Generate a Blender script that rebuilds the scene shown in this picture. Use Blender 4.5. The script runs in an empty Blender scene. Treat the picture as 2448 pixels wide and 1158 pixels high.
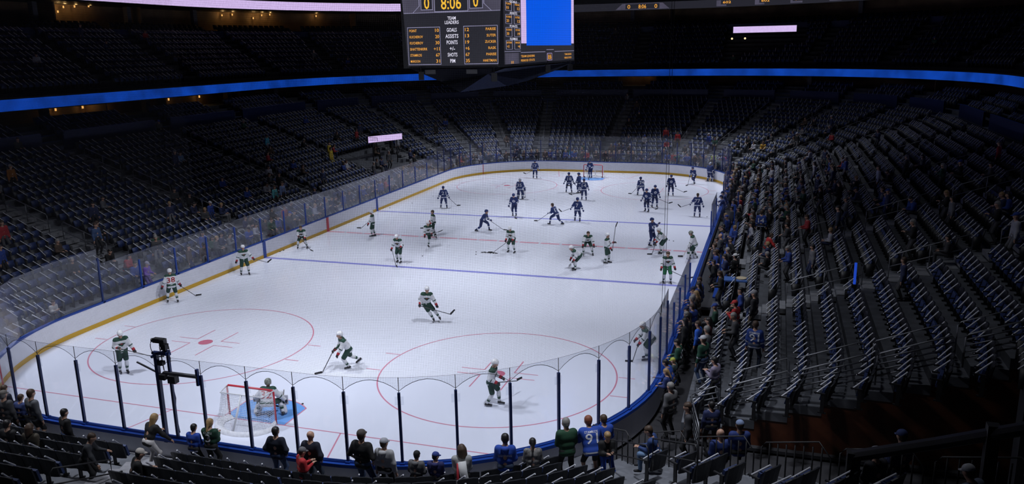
import bpy, math, random
import numpy as np
from mathutils import Vector, Matrix
from mathutils.bvhtree import BVHTree

random.seed(7)
sc = bpy.context.scene
col = sc.collection

# ------------------------------------------------------------------ camera
CAM = (16.3818, -18.0561, 12.1593)
YAW, PITCH, ROLL, FPX = -0.3155, -0.2342, -0.0197, 1935.8
_fw = Vector((math.sin(YAW) * math.cos(PITCH), math.cos(YAW) * math.cos(PITCH), math.sin(PITCH)))
_r = Vector((math.cos(YAW), -math.sin(YAW), 0.0))
_u = _r.cross(_fw)
_r2 = _r * math.cos(ROLL) + _u * math.sin(ROLL)
_u2 = -_r * math.sin(ROLL) + _u * math.cos(ROLL)
cd = bpy.data.cameras.new('camera')
cam = bpy.data.objects.new('camera', cd)
col.objects.link(cam)
cam.matrix_world = Matrix(((_r2.x, _u2.x, -_fw.x, CAM[0]), (_r2.y, _u2.y, -_fw.y, CAM[1]),
                           (_r2.z, _u2.z, -_fw.z, CAM[2]), (0, 0, 0, 1)))
cd.sensor_width = 36.0
cd.lens = FPX / 2448 * 36.0
cd.clip_start = 0.1
cd.clip_end = 400
sc.camera = cam

def project(x, y, z):
    d = Vector((x - CAM[0], y - CAM[1], z - CAM[2]))
    c = d.dot(_fw)
    if c < 0.5:
        return -9999, -9999, 0.5
    return 1224 + FPX * d.dot(_r2) / c, 579 - FPX * d.dot(_u2) / c, c

# ------------------------------------------------------------------ world, view, lights
w = bpy.data.worlds.new('world')
sc.world = w
w.use_nodes = True
w.node_tree.nodes['Background'].inputs[0].default_value = (0.35, 0.45, 1.0, 1)
w.node_tree.nodes['Background'].inputs[1].default_value = 0.0035
sc.view_settings.view_transform = 'Standard'
sc.view_settings.look = 'None'
sc.view_settings.exposure = 0.0
sc.view_settings.gamma = 1.0
sc.view_settings.use_curve_mapping = False
try:
    sc.cycles.transparent_max_bounces = 40
    sc.cycles.max_bounces = 6
    sc.cycles.glossy_bounces = 3
    sc.cycles.diffuse_bounces = 3
except Exception:
    pass

LAMP = 436000
def spot(loc, aim, power, size, blend, colr=(0.86, 0.9, 1.0), rad=0.5):
    l = bpy.data.lights.new('arena_or_fill_spot', 'SPOT')
    l.energy = power
    l.spot_size = math.radians(size)
    l.spot_blend = blend
    l.color = colr
    l.shadow_soft_size = rad
    o = bpy.data.objects.new('arena_or_fill_spot', l)
    o.location = loc
    o.rotation_euler = (Vector(aim) - Vector(loc)).to_track_quat('-Z', 'Y').to_euler()
    col.objects.link(o)
    return o

for sx in (-1, 1):
    for sy in (-1, 1):
        for lx, ly, ax, ay, deg, wt in ((13, 21, -6, 15, 50, .039), (13, 30, 9, 28, 50, .048), (13, 31, -8, 25, 50, .034), (13, 15, 6, 3, 52, .034), (13, 12, 9, 11, 48, .019), (14, 22, 14, 22, 112, .005)):  # last, widest group: dim fill lamps added to brighten the stands
            spot((sx * lx, 30.5 + sy * ly, 28.0), (sx * ax, 30.5 + sy * ay, 0), LAMP * wt, deg, 1.0, rad=0.9)

# ------------------------------------------------------------------ materials
MATS = {}
def mat(name, rgb, rough=0.6, spec=0.5, metal=0.0, noise=0.0, nscale=20.0, emis=0.0, coat=0.0):
    if name in MATS:
        return MATS[name]
    m = bpy.data.materials.new(name)
    m.use_nodes = True
    nt = m.node_tree
    b = nt.nodes['Principled BSDF']
    b.inputs['Base Color'].default_value = (*rgb, 1)
    b.inputs['Roughness'].default_value = rough
    b.inputs['Specular IOR Level'].default_value = spec
    b.inputs['Metallic'].default_value = metal
    b.inputs['Coat Weight'].default_value = coat
    if emis:
        b.inputs['Emission Color'].default_value = (*rgb, 1)
        b.inputs['Emission Strength'].default_value = emis
        b.inputs['Base Color'].default_value = (0.01, 0.01, 0.01, 1)
    if noise:
        tc = nt.nodes.new('ShaderNodeTexCoord')
        n = nt.nodes.new('ShaderNodeTexNoise')
        n.inputs['Scale'].default_value = nscale
        n.inputs['Detail'].default_value = 3
        r = nt.nodes.new('ShaderNodeValToRGB')
        r.color_ramp.elements[0].position = 0.3
        r.color_ramp.elements[1].position = 0.7
        r.color_ramp.elements[0].color = (*[max(0, c * (1 - noise)) for c in rgb], 1)
        r.color_ramp.elements[1].color = (*[min(1, c * (1 + noise)) for c in rgb], 1)
        nt.links.new(tc.outputs['Object'], n.inputs['Vector'])
        nt.links.new(n.outputs['Fac'], r.inputs['Fac'])
        nt.links.new(r.outputs['Color'], b.inputs['Emission Color' if emis else 'Base Color'])
    MATS[name] = m
    return m

def ice_material():
    m = mat('rink_ice', (0.72, 0.74, 0.84), rough=0.22, spec=0.35)
    nt = m.node_tree
    b = nt.nodes['Principled BSDF']
    tc = nt.nodes.new('ShaderNodeTexCoord')
    n1 = nt.nodes.new('ShaderNodeTexNoise'); n1.inputs['Scale'].default_value = 0.35; n1.inputs['Detail'].default_value = 5
    mp = nt.nodes.new('ShaderNodeMapping'); mp.inputs['Scale'].default_value = (3.0, 0.8, 1); mp.inputs['Rotation'].default_value = (0, 0, 0.6)
    n2 = nt.nodes.new('ShaderNodeTexNoise'); n2.inputs['Scale'].default_value = 2.2; n2.inputs['Detail'].default_value = 8; n2.inputs['Distortion'].default_value = 1.5
    nt.links.new(tc.outputs['Object'], n1.inputs['Vector'])
    nt.links.new(tc.outputs['Object'], mp.inputs['Vector'])
    nt.links.new(mp.outputs['Vector'], n2.inputs['Vector'])
    r = nt.nodes.new('ShaderNodeValToRGB')
    r.color_ramp.elements[0].position = 0.25; r.color_ramp.elements[0].color = (0.715, 0.735, 0.835, 1)
    r.color_ramp.elements[1].position = 0.75; r.color_ramp.elements[1].color = (0.745, 0.765, 0.865, 1)
    nt.links.new(n1.outputs['Fac'], r.inputs['Fac'])
    nt.links.new(r.outputs['Color'], b.inputs['Base Color'])
    r2 = nt.nodes.new('ShaderNodeMapRange')
    r2.inputs['From Min'].default_value = 0.35; r2.inputs['From Max'].default_value = 0.65
    r2.inputs['To Min'].default_value = 0.13; r2.inputs['To Max'].default_value = 0.19
    nt.links.new(n2.outputs['Fac'], r2.inputs['Value'])
    nt.links.new(r2.outputs['Result'], b.inputs['Roughness'])
    return m

def glass_material():
    m = bpy.data.materials.new('rink_glass')
    m.use_nodes = True
    nt = m.node_tree
    nt.nodes.clear()
    out = nt.nodes.new('ShaderNodeOutputMaterial')
    mix = nt.nodes.new('ShaderNodeMixShader')
    tr = nt.nodes.new('ShaderNodeBsdfTransparent'); tr.inputs[0].default_value = (0.955, 0.965, 0.98, 1)
    gl = nt.nodes.new('ShaderNodeBsdfGlossy'); gl.inputs['Roughness'].default_value = 0.12
    gl.inputs['Color'].default_value = (0.95, 0.95, 1, 1)
    lw = nt.nodes.new('ShaderNodeLayerWeight'); lw.inputs['Blend'].default_value = 0.5
    pw = nt.nodes.new('ShaderNodeMath'); pw.operation = 'POWER'; pw.inputs[1].default_value = 4.0
    ma = nt.nodes.new('ShaderNodeMath'); ma.operation = 'MULTIPLY_ADD'; ma.inputs[1].default_value = 0.9; ma.inputs[2].default_value = 0.04
    nt.links.new(lw.outputs['Facing'], pw.inputs[0])
    nt.links.new(pw.outputs[0], ma.inputs[0])
    nt.links.new(ma.outputs[0], mix.inputs['Fac'])
    nt.links.new(tr.outputs[0], mix.inputs[1])
    nt.links.new(gl.outputs[0], mix.inputs[2])
    nt.links.new(mix.outputs[0], out.inputs[0])
    return m

def net_material(name, cell, thread, rgb, rough=0.8):
    m = bpy.data.materials.new(name)
    m.use_nodes = True
    nt = m.node_tree
    nt.nodes.clear()
    out = nt.nodes.new('ShaderNodeOutputMaterial')
    mix = nt.nodes.new('ShaderNodeMixShader')
    tr = nt.nodes.new('ShaderNodeBsdfTransparent')
    df = nt.nodes.new('ShaderNodeBsdfDiffuse'); df.inputs[0].default_value = (*rgb, 1)
    uv = nt.nodes.new('ShaderNodeUVMap')
    sp = nt.nodes.new('ShaderNodeSeparateXYZ')
    nt.links.new(uv.outputs[0], sp.inputs[0])
    outs = []
    for ax in (0, 1):
        md = nt.nodes.new('ShaderNodeMath'); md.operation = 'PINGPONG'; md.inputs[1].default_value = cell / 2
        lt = nt.nodes.new('ShaderNodeMath'); lt.operation = 'LESS_THAN'; lt.inputs[1].default_value = thread / 2
        nt.links.new(sp.outputs[ax], md.inputs[0]); nt.links.new(md.outputs[0], lt.inputs[0]); outs.append(lt)
    mx = nt.nodes.new('ShaderNodeMath'); mx.operation = 'MAXIMUM'
    nt.links.new(outs[0].outputs[0], mx.inputs[0]); nt.links.new(outs[1].outputs[0], mx.inputs[1])
    nt.links.new(mx.outputs[0], mix.inputs['Fac'])
    nt.links.new(tr.outputs[0], mix.inputs[1]); nt.links.new(df.outputs[0], mix.inputs[2])
    nt.links.new(mix.outputs[0], out.inputs[0])
    return m

ICE = ice_material()
GLASS = glass_material()
M_WHITE = mat('board_white', (0.74, 0.74, 0.80), 0.3, 0.5, noise=0.04, nscale=3)
M_YEL = mat('kick_yellow', (0.62, 0.36, 0.02), 0.4)
M_BLUE = mat('rail_blue', (0.012, 0.055, 0.30), 0.4)
M_NAVY = mat('post_navy', (0.008, 0.025, 0.12), 0.4)
M_RED = mat('paint_red', (0.55, 0.03, 0.05), 0.4)
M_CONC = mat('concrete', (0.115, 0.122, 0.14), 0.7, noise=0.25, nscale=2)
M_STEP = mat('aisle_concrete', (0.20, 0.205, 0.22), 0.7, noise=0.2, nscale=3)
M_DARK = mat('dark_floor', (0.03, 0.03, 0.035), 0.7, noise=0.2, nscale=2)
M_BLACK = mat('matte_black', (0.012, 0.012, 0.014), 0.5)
M_STEEL = mat('rail_steel', (0.20, 0.205, 0.22), 0.45, metal=0.7)
M_STICK = mat('stick_white', (0.62, 0.63, 0.68), 0.5)
M_SEATB = mat('seat_fabric', (0.020, 0.036, 0.115), 0.55, noise=0.2, nscale=8)
M_SEATK = mat('seat_shell', (0.009, 0.010, 0.014), 0.5)
M_PUCK = mat('puck_rubber', (0.012, 0.012, 0.012), 0.6)

# ------------------------------------------------------------------ mesh helpers
class MB:
    def __init__(s):
        s.v = []; s.f = []; s.m = []
    def add(s, vs, fs, mi=0):
        o = len(s.v)
        s.v += [tuple(p) for p in vs]
        s.f += [tuple(i + o for i in f) for f in fs]
        s.m += [mi] * len(fs)
    def box(s, c, d, mi=0, rz=0.0, M=None):
        x, y, z = d[0] / 2, d[1] / 2, d[2] / 2
        p = [Vector((a * x, b * y, e * z)) for e in (-1, 1) for b in (-1, 1) for a in (-1, 1)]
        if M is None:
            M = Matrix.Rotation(rz, 3, 'Z')
        p = [M @ q + Vector(c) for q in p]
        s.add(p, [(0, 2, 3, 1), (4, 5, 7, 6), (0, 1, 5, 4), (2, 6, 7, 3), (1, 3, 7, 5), (0, 4, 6, 2)], mi)
    def tube(s, pts, r, n=6, mi=0, r2=None, closed=False):
        pts = [Vector(p) for p in pts]
        k = len(pts)
        rings = []
        for i, p in enumerate(pts):
            if closed:
                t = (pts[(i + 1) % k] - pts[i - 1])
            else:
                t = pts[min(i + 1, k - 1)] - pts[max(i - 1, 0)]
            t.normalize()
            a = Vector((0, 0, 1)) if abs(t.z) < 0.9 else Vector((1, 0, 0))
            e1 = t.cross(a).normalized(); e2 = t.cross(e1)
            rr = r if r2 is None else r + (r2 - r) * i / max(1, k - 1)
            rings.append([p + (e1 * math.cos(2 * math.pi * j / n) + e2 * math.sin(2 * math.pi * j / n)) * rr for j in range(n)])
        vs = [q for g in rings for q in g]
        fs = []
        for i in range(k if closed else k - 1):
            i2 = (i + 1) % k
            for j in range(n):
                j2 = (j + 1) % n
                fs.append((i * n + j, i2 * n + j, i2 * n + j2, i * n + j2))
        if not closed:
            fs.append(tuple(range(n)))
            fs.append(tuple((k - 1) * n + j for j in reversed(range(n))))
        s.add(vs, fs, mi)
    def cyl(s, c, r, h, n=16, mi=0):
        s.tube([c, (c[0], c[1], c[2] + h)], r, n, mi)
    def ball(s, c, r, mi=0, n=8, sc3=(1, 1, 1)):
        vs = []; fs = []
        for i in range(n + 1):
            th = math.pi * i / n
            for j in range(n):
                ph = 2 * math.pi * j / n
                vs.append((c[0] + r * sc3[0] * math.sin(th) * math.cos(ph), c[1] + r * sc3[1] * math.sin(th) * math.sin(ph), c[2] + r * sc3[2] * math.cos(th)))
        for i in range(n):
            for j in range(n):
                fs.append((i * n + j, (i + 1) * n + j, (i + 1) * n + (j + 1) % n, i * n + (j + 1) % n))
        s.add(vs, fs, mi)
    def mesh(s, name, mats, smooth=False):
        me = bpy.data.meshes.new(name)
        me.from_pydata(s.v, [], s.f)
        for m in mats:
            me.materials.append(m)
        if len(mats) > 1:
            me.polygons.foreach_set('material_index', s.m)
        if smooth:
            me.polygons.foreach_set('use_smooth', [True] * len(s.f))
        me.update()
        return me
    def obj(s, name, mats, parent=None, smooth=False):
        if not isinstance(mats, (list, tuple)):
            mats = [mats]
        return link(name, s.mesh(name, mats, smooth), parent)

def link(name, me, parent=None):
    o = bpy.data.objects.new(name, me)
    col.objects.link(o)
    if parent is not None:
        o.parent = parent
    return o

def tag(o, label=None, cat=None, group=None, kind=None):
    if label: o['label'] = label
    if cat: o['category'] = cat
    if group: o['group'] = group
    if kind: o['kind'] = kind
    return o

def thing(name, label, cat, loc=(0, 0, 0), rz=0.0, group=None):
    o = bpy.data.objects.new(name, None)
    o.empty_display_size = 0.2
    col.objects.link(o)
    o.location = loc
    o.rotation_euler = (0, 0, rz)
    return tag(o, label, cat, group)

def struct(name, mb, mats, parent=None):
    o = mb.obj(name, mats, parent)
    if parent is None:
        o['kind'] = 'structure'
    return o

def nth(n):
    if 10 <= n % 100 <= 20:
        s = 'th'
    else:
        s = {1: 'st', 2: 'nd', 3: 'rd'}.get(n % 10, 'th')
    return f'{n}{s}'

def copy_tree(o, **kw):
    c = o.copy()
    col.objects.link(c)
    for ch in list(o.children):
        d = ch.copy(); col.objects.link(d); d.parent = c
        for g in list(ch.children):
            e = g.copy(); col.objects.link(e); e.parent = d
    return c

_txt = {}
def text_mesh(s, bold=False):
    """flat text as triangles, height 1, centred at the origin; returns verts, faces, width"""
    if s in _txt:
        return _txt[s]
    cu = bpy.data.curves.new('t', 'FONT')
    cu.body = s
    cu.size = 1.0
    cu.resolution_u = 2
    cu.offset = 0.010
    ob = bpy.data.objects.new('t', cu)
    me = bpy.data.meshes.new_from_object(ob)
    v = np.array([tuple(q.co)[:2] for q in me.vertices]) if len(me.vertices) else np.zeros((1, 2))
    f = [tuple(p.vertices) for p in me.polygons]
    bpy.data.objects.remove(ob); bpy.data.curves.remove(cu); bpy.data.meshes.remove(me)
    mn = v.min(0); mx = v.max(0)
    v = v - (mn + mx) / 2
    v = v / 0.73
    wd = (mx - mn)[0] / 0.73
    _txt[s] = (v, f, wd)
    return _txt[s]

def put_text(mb, s, org, ex, ey, h, wmax=None, align='c', mi=0, lift=0.0, wscale=1.0):
    """place text in the plane org + x*ex + y*ey"""
    v, f, wd = text_mesh(s)
    org, ex, ey = Vector(org), Vector(ex), Vector(ey)
    n = ex.cross(ey).normalized() * lift
    kx = h * wscale
    if wmax is not None:
        kx = wmax / max(wd, 0.01)
    off = {'c': 0, 'l': wd * kx / 2, 'r': -wd * kx / 2}[align]
    mb.add([org + ex * (p[0] * kx + off) + ey * (p[1] * h) + n for p in v], f, mi)

# ------------------------------------------------------------------ rink outline; D = distance outwards from the inner face of the boards
HW, L, RC = 12.95, 60.96, 8.53
SX, SY = HW - RC, L - 2 * RC
def seg_lengths():
    q = math.pi * RC / 2
    return [SX, q, SY, q, 2 * SX, q, SY, q, SX]
SEGS = seg_lengths()
PER = sum(SEGS)
def rim(s):
    """s runs from the middle of the near end, rightwards, then up the right side; returns base point and outward normal"""
    s = s % PER
    k = 0
    while k < 8 and s > SEGS[k]:
        s -= SEGS[k]; k += 1
    if k == 0: return (s, 0.0), (0.0, -1.0)
    if k == 1:
        a = -math.pi / 2 + s / RC; c = (SX, RC)
    elif k == 2: return (HW, RC + s), (1.0, 0.0)
    elif k == 3:
        a = s / RC; c = (SX, L - RC)
    elif k == 4: return (SX - s, L), (0.0, 1.0)
    elif k == 5:
        a = math.pi / 2 + s / RC; c = (-SX, L - RC)
    elif k == 6: return (-HW, L - RC - s), (-1.0, 0.0)
    elif k == 7:
        a = math.pi + s / RC; c = (-SX, RC)
    else: return (-SX + s, 0.0), (0.0, -1.0)
    n = (math.cos(a), math.sin(a))
    return (c[0] + RC * n[0], c[1] + RC * n[1]), n
def at(s, D):
    (x, y), n = rim(s)
    return x + D * n[0], y + D * n[1]
S1 = SEGS[0]; S2 = S1 + SEGS[1]; S3 = S2 + SEGS[2]; S4 = S3 + SEGS[3]; S5 = S4 + SEGS[4]; S6 = S5 + SEGS[5]; S7 = S6 + SEGS[6]; S8 = S7 + SEGS[7]
def s_right(y): return S2 + (y - RC)
def s_left(y): return S6 + (L - RC - y)
def samples(a, b, step=1.0):
    """path parameters from a to b, always hitting the ends of the straights"""
    pts = [a]
    n = max(2, int((b - a) / step))
    pts += [a + (b - a) * i / n for i in range(1, n + 1)]
    for q in (S1, S2, S3, S4, S5, S6, S7, S8):
        if a < q < b: pts.append(q)
    return sorted(set(pts))
def sweep(mb, ss, prof, mi=0, closed=False):
    """sweep a profile [(D, z), ...] along path parameters ss"""
    rows = []
    for s in ss:
        rows.append([(*at(s, D), z) for D, z in prof])
    n = len(prof)
    vs = [p for r in rows for p in r]
    fs = []
    m = len(ss)
    for i in range(m if closed else m - 1):
        i2 = (i + 1) % m
        for j in range(n - 1):
            fs.append((i * n + j, i2 * n + j, i2 * n + j + 1, i * n + j + 1))
    mb.add(vs, fs, mi)
ALL = [s for s in samples(0, PER, 0.6)][:-1]

# ------------------------------------------------------------------ ice and its painted lines
FL = MB()
FL.box((0, 30, -0.35), (140, 170, 0.5))
struct('floor', FL, M_DARK)
mb = MB()
mb.add([(*at(s, 0.03), 0.0) for s in ALL], [tuple(range(len(ALL)))])
ice = struct('ice_sheet_floor', mb, ICE)

def paint(name, rgb, build):
    b = MB(); build(b)
    return b.obj(name, mat('ice_paint_' + name, rgb, 0.3, 0.35), ice)
PZ = 0.0035
def rect(b, x0, x1, y0, y1, z=PZ):
    b.add([(x0, y0, z), (x1, y0, z), (x1, y1, z), (x0, y1, z)], [(0, 1, 2, 3)])
def ring(b, cx, cy, r, wd, z=PZ, n=96, a0=0, a1=2 * math.pi):
    vs = []; fs = []
    for i in range(n + 1):
        a = a0 + (a1 - a0) * i / n
        for rr in (r - wd / 2, r + wd / 2):
            vs.append((cx + rr * math.cos(a), cy + rr * math.sin(a), z))
    for i in range(n):
        fs.append((2 * i, 2 * i + 1, 2 * i + 3, 2 * i + 2))
    b.add(vs, fs)
def bar(b, x0, y0, x1, y1, wd, z=PZ):
    d = Vector((x1 - x0, y1 - y0)).normalized(); nx, ny = -d.y * wd / 2, d.x * wd / 2
    b.add([(x0 - nx, y0 - ny, z), (x1 - nx, y1 - ny, z), (x1 + nx, y1 + ny, z), (x0 + nx, y0 + ny, z)], [(0, 1, 2, 3)])
PALE_BLUE = (0.24, 0.25, 0.60)
PALE_RED = (0.62, 0.24, 0.33)
for y in (22.86, 37.80):
    paint('blue_line', PALE_BLUE, lambda b: rect(b, -HW + .02, HW - .02, y, y + 0.30))
def centre(b):
    x = -HW + .02
    while x < HW - .3:
        rect(b, x, min(x + 1.25, HW - .02), 30.36, 30.62); x += 1.4
paint('center_line', (0.66, 0.32, 0.40), centre)
for y in (3.353, 57.607):
    xe = SX + math.sqrt(RC ** 2 - (RC - 3.353) ** 2)
    paint('goal_line', PALE_RED, lambda b: rect(b, -xe, xe, y - .025, y + .025))
for (cx, cy) in ((-6.706, 9.449), (6.706, 9.449), (-6.706, 51.51), (6.706, 51.51)):
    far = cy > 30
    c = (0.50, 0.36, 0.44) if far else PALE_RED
    def circ(b):
        ring(b, cx, cy, 4.572, 0.055)
        for sx in (-1, 1):
            for sy in (-1, 1):
                xx = cx + sx * 4.55; yy = cy + sy * 0.86
                bar(b, xx, yy, xx + sx * 0.62, yy, 0.05)
                x0 = cx + sx * 0.61; y0 = cy + sy * 0.25
                bar(b, x0, y0, x0 + sx * 0.95, y0, 0.05)
                bar(b, x0, y0, x0, y0 + sy * 1.2, 0.05)
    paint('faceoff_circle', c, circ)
    def dot(b):
        b.add([(cx + .305 * math.cos(a * math.pi / 16), cy + .305 * math.sin(a * math.pi / 16), PZ) for a in range(32)], [tuple(range(32))])
    paint('faceoff_spot', (0.55, 0.16, 0.24), dot)
for gy, sg in ((3.353, 1), (57.607, -1)):
    def crease(b):
        pts = [(-1.22, gy), (1.22, gy), (1.22, gy + sg * 1.37)]
        for i in range(1, 12):
            a = math.acos(1.22 / 1.83) + (math.pi - 2 * math.acos(1.22 / 1.83)) * i / 12
            pts.append((1.83 * math.cos(a), gy + sg * 1.83 * math.sin(a)))
        pts.append((-1.22, gy + sg * 1.37))
        if sg < 0: pts = pts[::-1]
        b.add([(*p, PZ * 0.7) for p in pts], [tuple(range(len(pts)))])
    paint('goal_crease', (0.16, 0.36, 0.74), crease)
    def edge(b):
        for sx in (-1, 1): bar(b, sx * 1.22, gy, sx * 1.22, gy + sg * 1.37, .05, PZ * 1.2)
        a0 = math.acos(1.22 / 1.83)
        if sg > 0: ring(b, 0, gy, 1.83, .05, PZ * 1.2, 20, a0, math.pi - a0)
        else: ring(b, 0, gy, 1.83, .05, PZ * 1.2, 20, -math.pi + a0, -a0)
    paint('crease_outline', PALE_RED, edge)
    def trap(b):
        for sx in (-1, 1): bar(b, sx * 3.35, gy, sx * 4.27, gy - sg * 3.3, .05)
    paint('trapezoid_line', PALE_RED, trap)

# ------------------------------------------------------------------ dasher boards
bd = thing('dasher_boards', 'white rink boards with yellow kick strip and blue top rail around the ice', 'rink boards')
b = MB(); sweep(b, ALL + [ALL[0] + PER], [(0.0, 0.2), (0.0, 1.0), (0.12, 1.0), (0.12, 0.0)]); b.obj('board_panel', M_WHITE, bd)
b = MB(); sweep(b, ALL + [ALL[0] + PER], [(0.0, 0.0), (-0.012, 0.0), (-0.012, 0.2), (0.0, 0.2)]); b.obj('kick_strip', M_YEL, bd)
b = MB(); sweep(b, ALL + [ALL[0] + PER], [(-0.02, 1.0), (-0.02, 1.07), (0.10, 1.07), (0.10, 1.03), (0.2, 1.03), (0.2, 0.93), (0.12, 0.93)]); b.obj('top_rail', M_BLUE, bd)
for y, wd, m, nm in ((23.0, .30, M_BLUE, 'blue_stripe'), (37.95, .30, M_BLUE, 'blue_stripe'), (30.48, .30, M_RED, 'red_stripe')):
    for sx in (-1, 1):
        b = MB(); b.box((sx * (HW - .012), y, 0.5), (0.012, wd, 1.0)); b.obj(nm, m, bd)
for gy in (3.353, 57.607):
    for sx in (-1, 1):
        th = math.asin((RC - min(gy, L - gy)) / RC)
        x = sx * (SX + (RC - .012) * math.cos(th)); yy = (RC - (RC - .012) * math.sin(th)) if gy < 30 else (L - RC + (RC - .012) * math.sin(th))
        b = MB(); b.box((x, yy, 0.5), (0.05, 0.05, 1.0)); b.obj('goal_line_stripe', M_RED, bd)

# ------------------------------------------------------------------ glass: tall round the ends, lower along the sides, open at the two benches
posts = []          # (s, tall)
s_tall_r = s_right(10.4); s_tall_r2 = s_right(50.4); s_tall_l = s_left(50.4); s_tall_l2 = s_left(10.4) 
def run(a, b, pitch):
    n = max(1, round((b - a) / pitch))
    return [a + (b - a) * i / n for i in range(n + 1)]
x0 = 4.03
near = [x0 + 1.528 * i for i in range(-9, 12)]
near = [q for q in near if q < s_tall_r - .8 and q > s_tall_l2 - PER + .8]
sections = [('near', [s_tall_l2 - PER] + near + [s_tall_r], True),
            ('right', run(s_tall_r, s_right(18.6), 2.3), False),
            ('rightmid', run(s_right(31.0), s_right(35.4), 2.2), False),
            ('rightfar', run(s_right(42.5), s_tall_r2, 2.3), False),
            ('far', run(s_tall_r2, s_tall_l, 1.55), True),
            ('left', run(s_tall_l, s_tall_l2, 2.44), False)]
WHERE = {'near': 'around the near end', 'right': 'on the near right side', 'rightmid': 'between the right-hand benches',
         'rightfar': 'on the far right side', 'far': 'around the far end', 'left': 'along the left side'}
FROMW = {'near': 'from the left', 'right': 'from the near corner', 'rightmid': 'from the near bench', 'rightfar': 'from the far bench', 'far': 'from the right', 'left': 'from the far corner'}
done = set()
POSTS = {}
for nm, ss, tall in sections:
    ph = 3.15 if tall else 2.45
    gh = 3.58 if tall else 2.86
    for i, s in enumerate(ss):
        x, y = at(s, 0.06)
        key = round(s % PER, 2)
        (bx, by), n = rim(s)
        rz = math.atan2(n[1], n[0])
        if key not in done:
            done.add(key)
            t = thing('glass_post', f'dark blue glass post {WHERE[nm]}, {nth(i + 1)} {FROMW[nm]}', 'post', (x, y, 1.03), rz, 'posts holding the rink glass')
            q = MB(); q.box((0, 0, (ph - 1.03) / 2), (0.07, 0.075, ph - 1.03)); q.obj('post_shaft', M_NAVY if tall else M_BLUE, t)
            q = MB(); q.box((0, 0, 0.02), (0.16, 0.13, 0.07)); q.obj('base_bracket', M_BLUE, t)
            if tall:
                q = MB(); q.tube([(0, 0, ph - 1.03), (0, 0, gh - 1.03 + .02)], 0.010, 5); q.obj('upper_rod', M_BLACK, t)
                q = MB(); q.box((-0.02, 0, ph - 1.27), (0.012, 0.24, 0.24)); q.obj('clear_clip', GLASS, t)
            POSTS.setdefault(nm, []).append(s)
    for i in range(len(ss) - 1):
        a, c = ss[i] + .012, ss[i + 1] - .012
        sp = [a + (c - a) * k / 4 for k in range(5)]
        q = MB()
        sweep(q, sp, [(0.052, 1.05), (0.052, gh), (0.066, gh), (0.066, 1.05), (0.052, 1.05)])
        o = q.obj('glass_barrier', GLASS)
        tag(o, f'clear glass panel {WHERE[nm]}, {nth(i + 1)} {FROMW[nm]}', 'glass barrier', 'rink glass panels')
# return panels that close the bench openings
for y, lab in ((18.6, 'clear end panel of the near right bench'), (31.0, 'clear end panel between near bench and penalty boxes'),
               (35.4, 'clear end panel of the far right bench, nearer end'), (42.5, 'clear end panel of the far right bench, farther end')):
    q = MB(); q.box((HW + .72, y, 1.95), (1.3, .014, 1.8)); o = q.obj('glass_barrier', GLASS); tag(o, lab, 'glass barrier', 'bench end glass')
    q = MB(); q.box((HW + 1.4, y, 1.6), (.06, .06, 2.6)); o = q.obj('glass_post', M_BLUE); tag(o, lab.replace('clear end panel', 'blue corner post'), 'post', 'bench end posts')

# ------------------------------------------------------------------ protective netting above the near end glass
NETM = net_material('safety_netting', 0.045, 0.0024, (0.03, 0.03, 0.035))
nets_s = [sections[0][1][0] - 7.0] + [sections[0][1][0] - 3.5] + sections[0][1]
nets_s[-1] = s_right(9.3)
t = thing('safety_net', 'fine black safety netting hung above the near end glass', 'netting')
me = bpy.data.meshes.new('net_mesh')
vs = []; fs = []; uvs = []
fine = []
for i in range(len(nets_s) - 1):
    for k in range(8):
        fine.append((nets_s[i] + (nets_s[i + 1] - nets_s[i]) * k / 8, 4 * (k / 8) * (1 - k / 8)))
fine.append((nets_s[-1], 0))
ZT = 20.0
for s, dip in fine:
    x, y = at(s, 0.06)
    zb = (3.2 + 0.33 * dip)
    x1, y1 = at(s, 0.2)
    for k in range(5):
        f = k / 4
        z = zb + (ZT - zb) * f
        vs.append((x + (x1 - x) * f, y + (y1 - y) * f, z)); uvs.append((s, z))
for i in range(len(fine) - 1):
    for k in range(4):
        a = i * 5 + k
        fs.append((a, a + 5, a + 6, a + 1))
me.from_pydata(vs, [], fs)
uvl = me.uv_layers.new(name='UVMap')
for p in me.polygons:
    for li in p.loop_indices:
        uvl.data[li].uv = uvs[me.loops[li].vertex_index]
me.materials.append(NETM)
link('net_mesh', me, t)
q = MB(); q.tube([vs[i * 5] for i in range(len(fine))], 0.008, 4); q.obj('bottom_cable', M_BLACK, t)
q = MB()
q.tube([(*at(s, 0.07), 3.6) for s, _ in fine], 0.004, 4); q.obj('upper_cable', M_BLACK, t)
for s in (nets_s[-1], nets_s[-1] - .7):
    q = MB(); q.tube([(*at(s, 0.07), 3.3), (*at(s, 0.2), ZT)], 0.007, 4); q.obj('hanging_cable', M_BLACK, t)

# ------------------------------------------------------------------ seating terraces
def z_low(D): return 0.45 + 0.355 * (D - 1.4)
def z_near(D): return 0.42 + 0.295 * max(0, D - 1.2)
M_WOOD = mat('tunnel_wood', (0.11, 0.034, 0.015), 0.45, noise=0.45, nscale=1.2)
def terrace(name, ss, rows, zf, front, mats=(M_CONC,)):
    """rows: list of riser distances; stepped floor"""
    prof = [(front, -0.1), (front, zf[0])]
    for i in range(1, len(rows)):
        prof += [(rows[i], zf[i - 1]), (rows[i], zf[i])]
    prof.append((rows[-1] + 0.88, zf[-1]))
    q = MB(); sweep(q, ss, prof)
    return struct(name, q, list(mats))
NR = 17
LOW_D = [1.4 + .95 * i for i in range(NR)]
LOW_Z = [z_low(d + .3) for d in LOW_D]
sl_low = samples(s_right(6.0) , s_left(6.0), 1.2)
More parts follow.
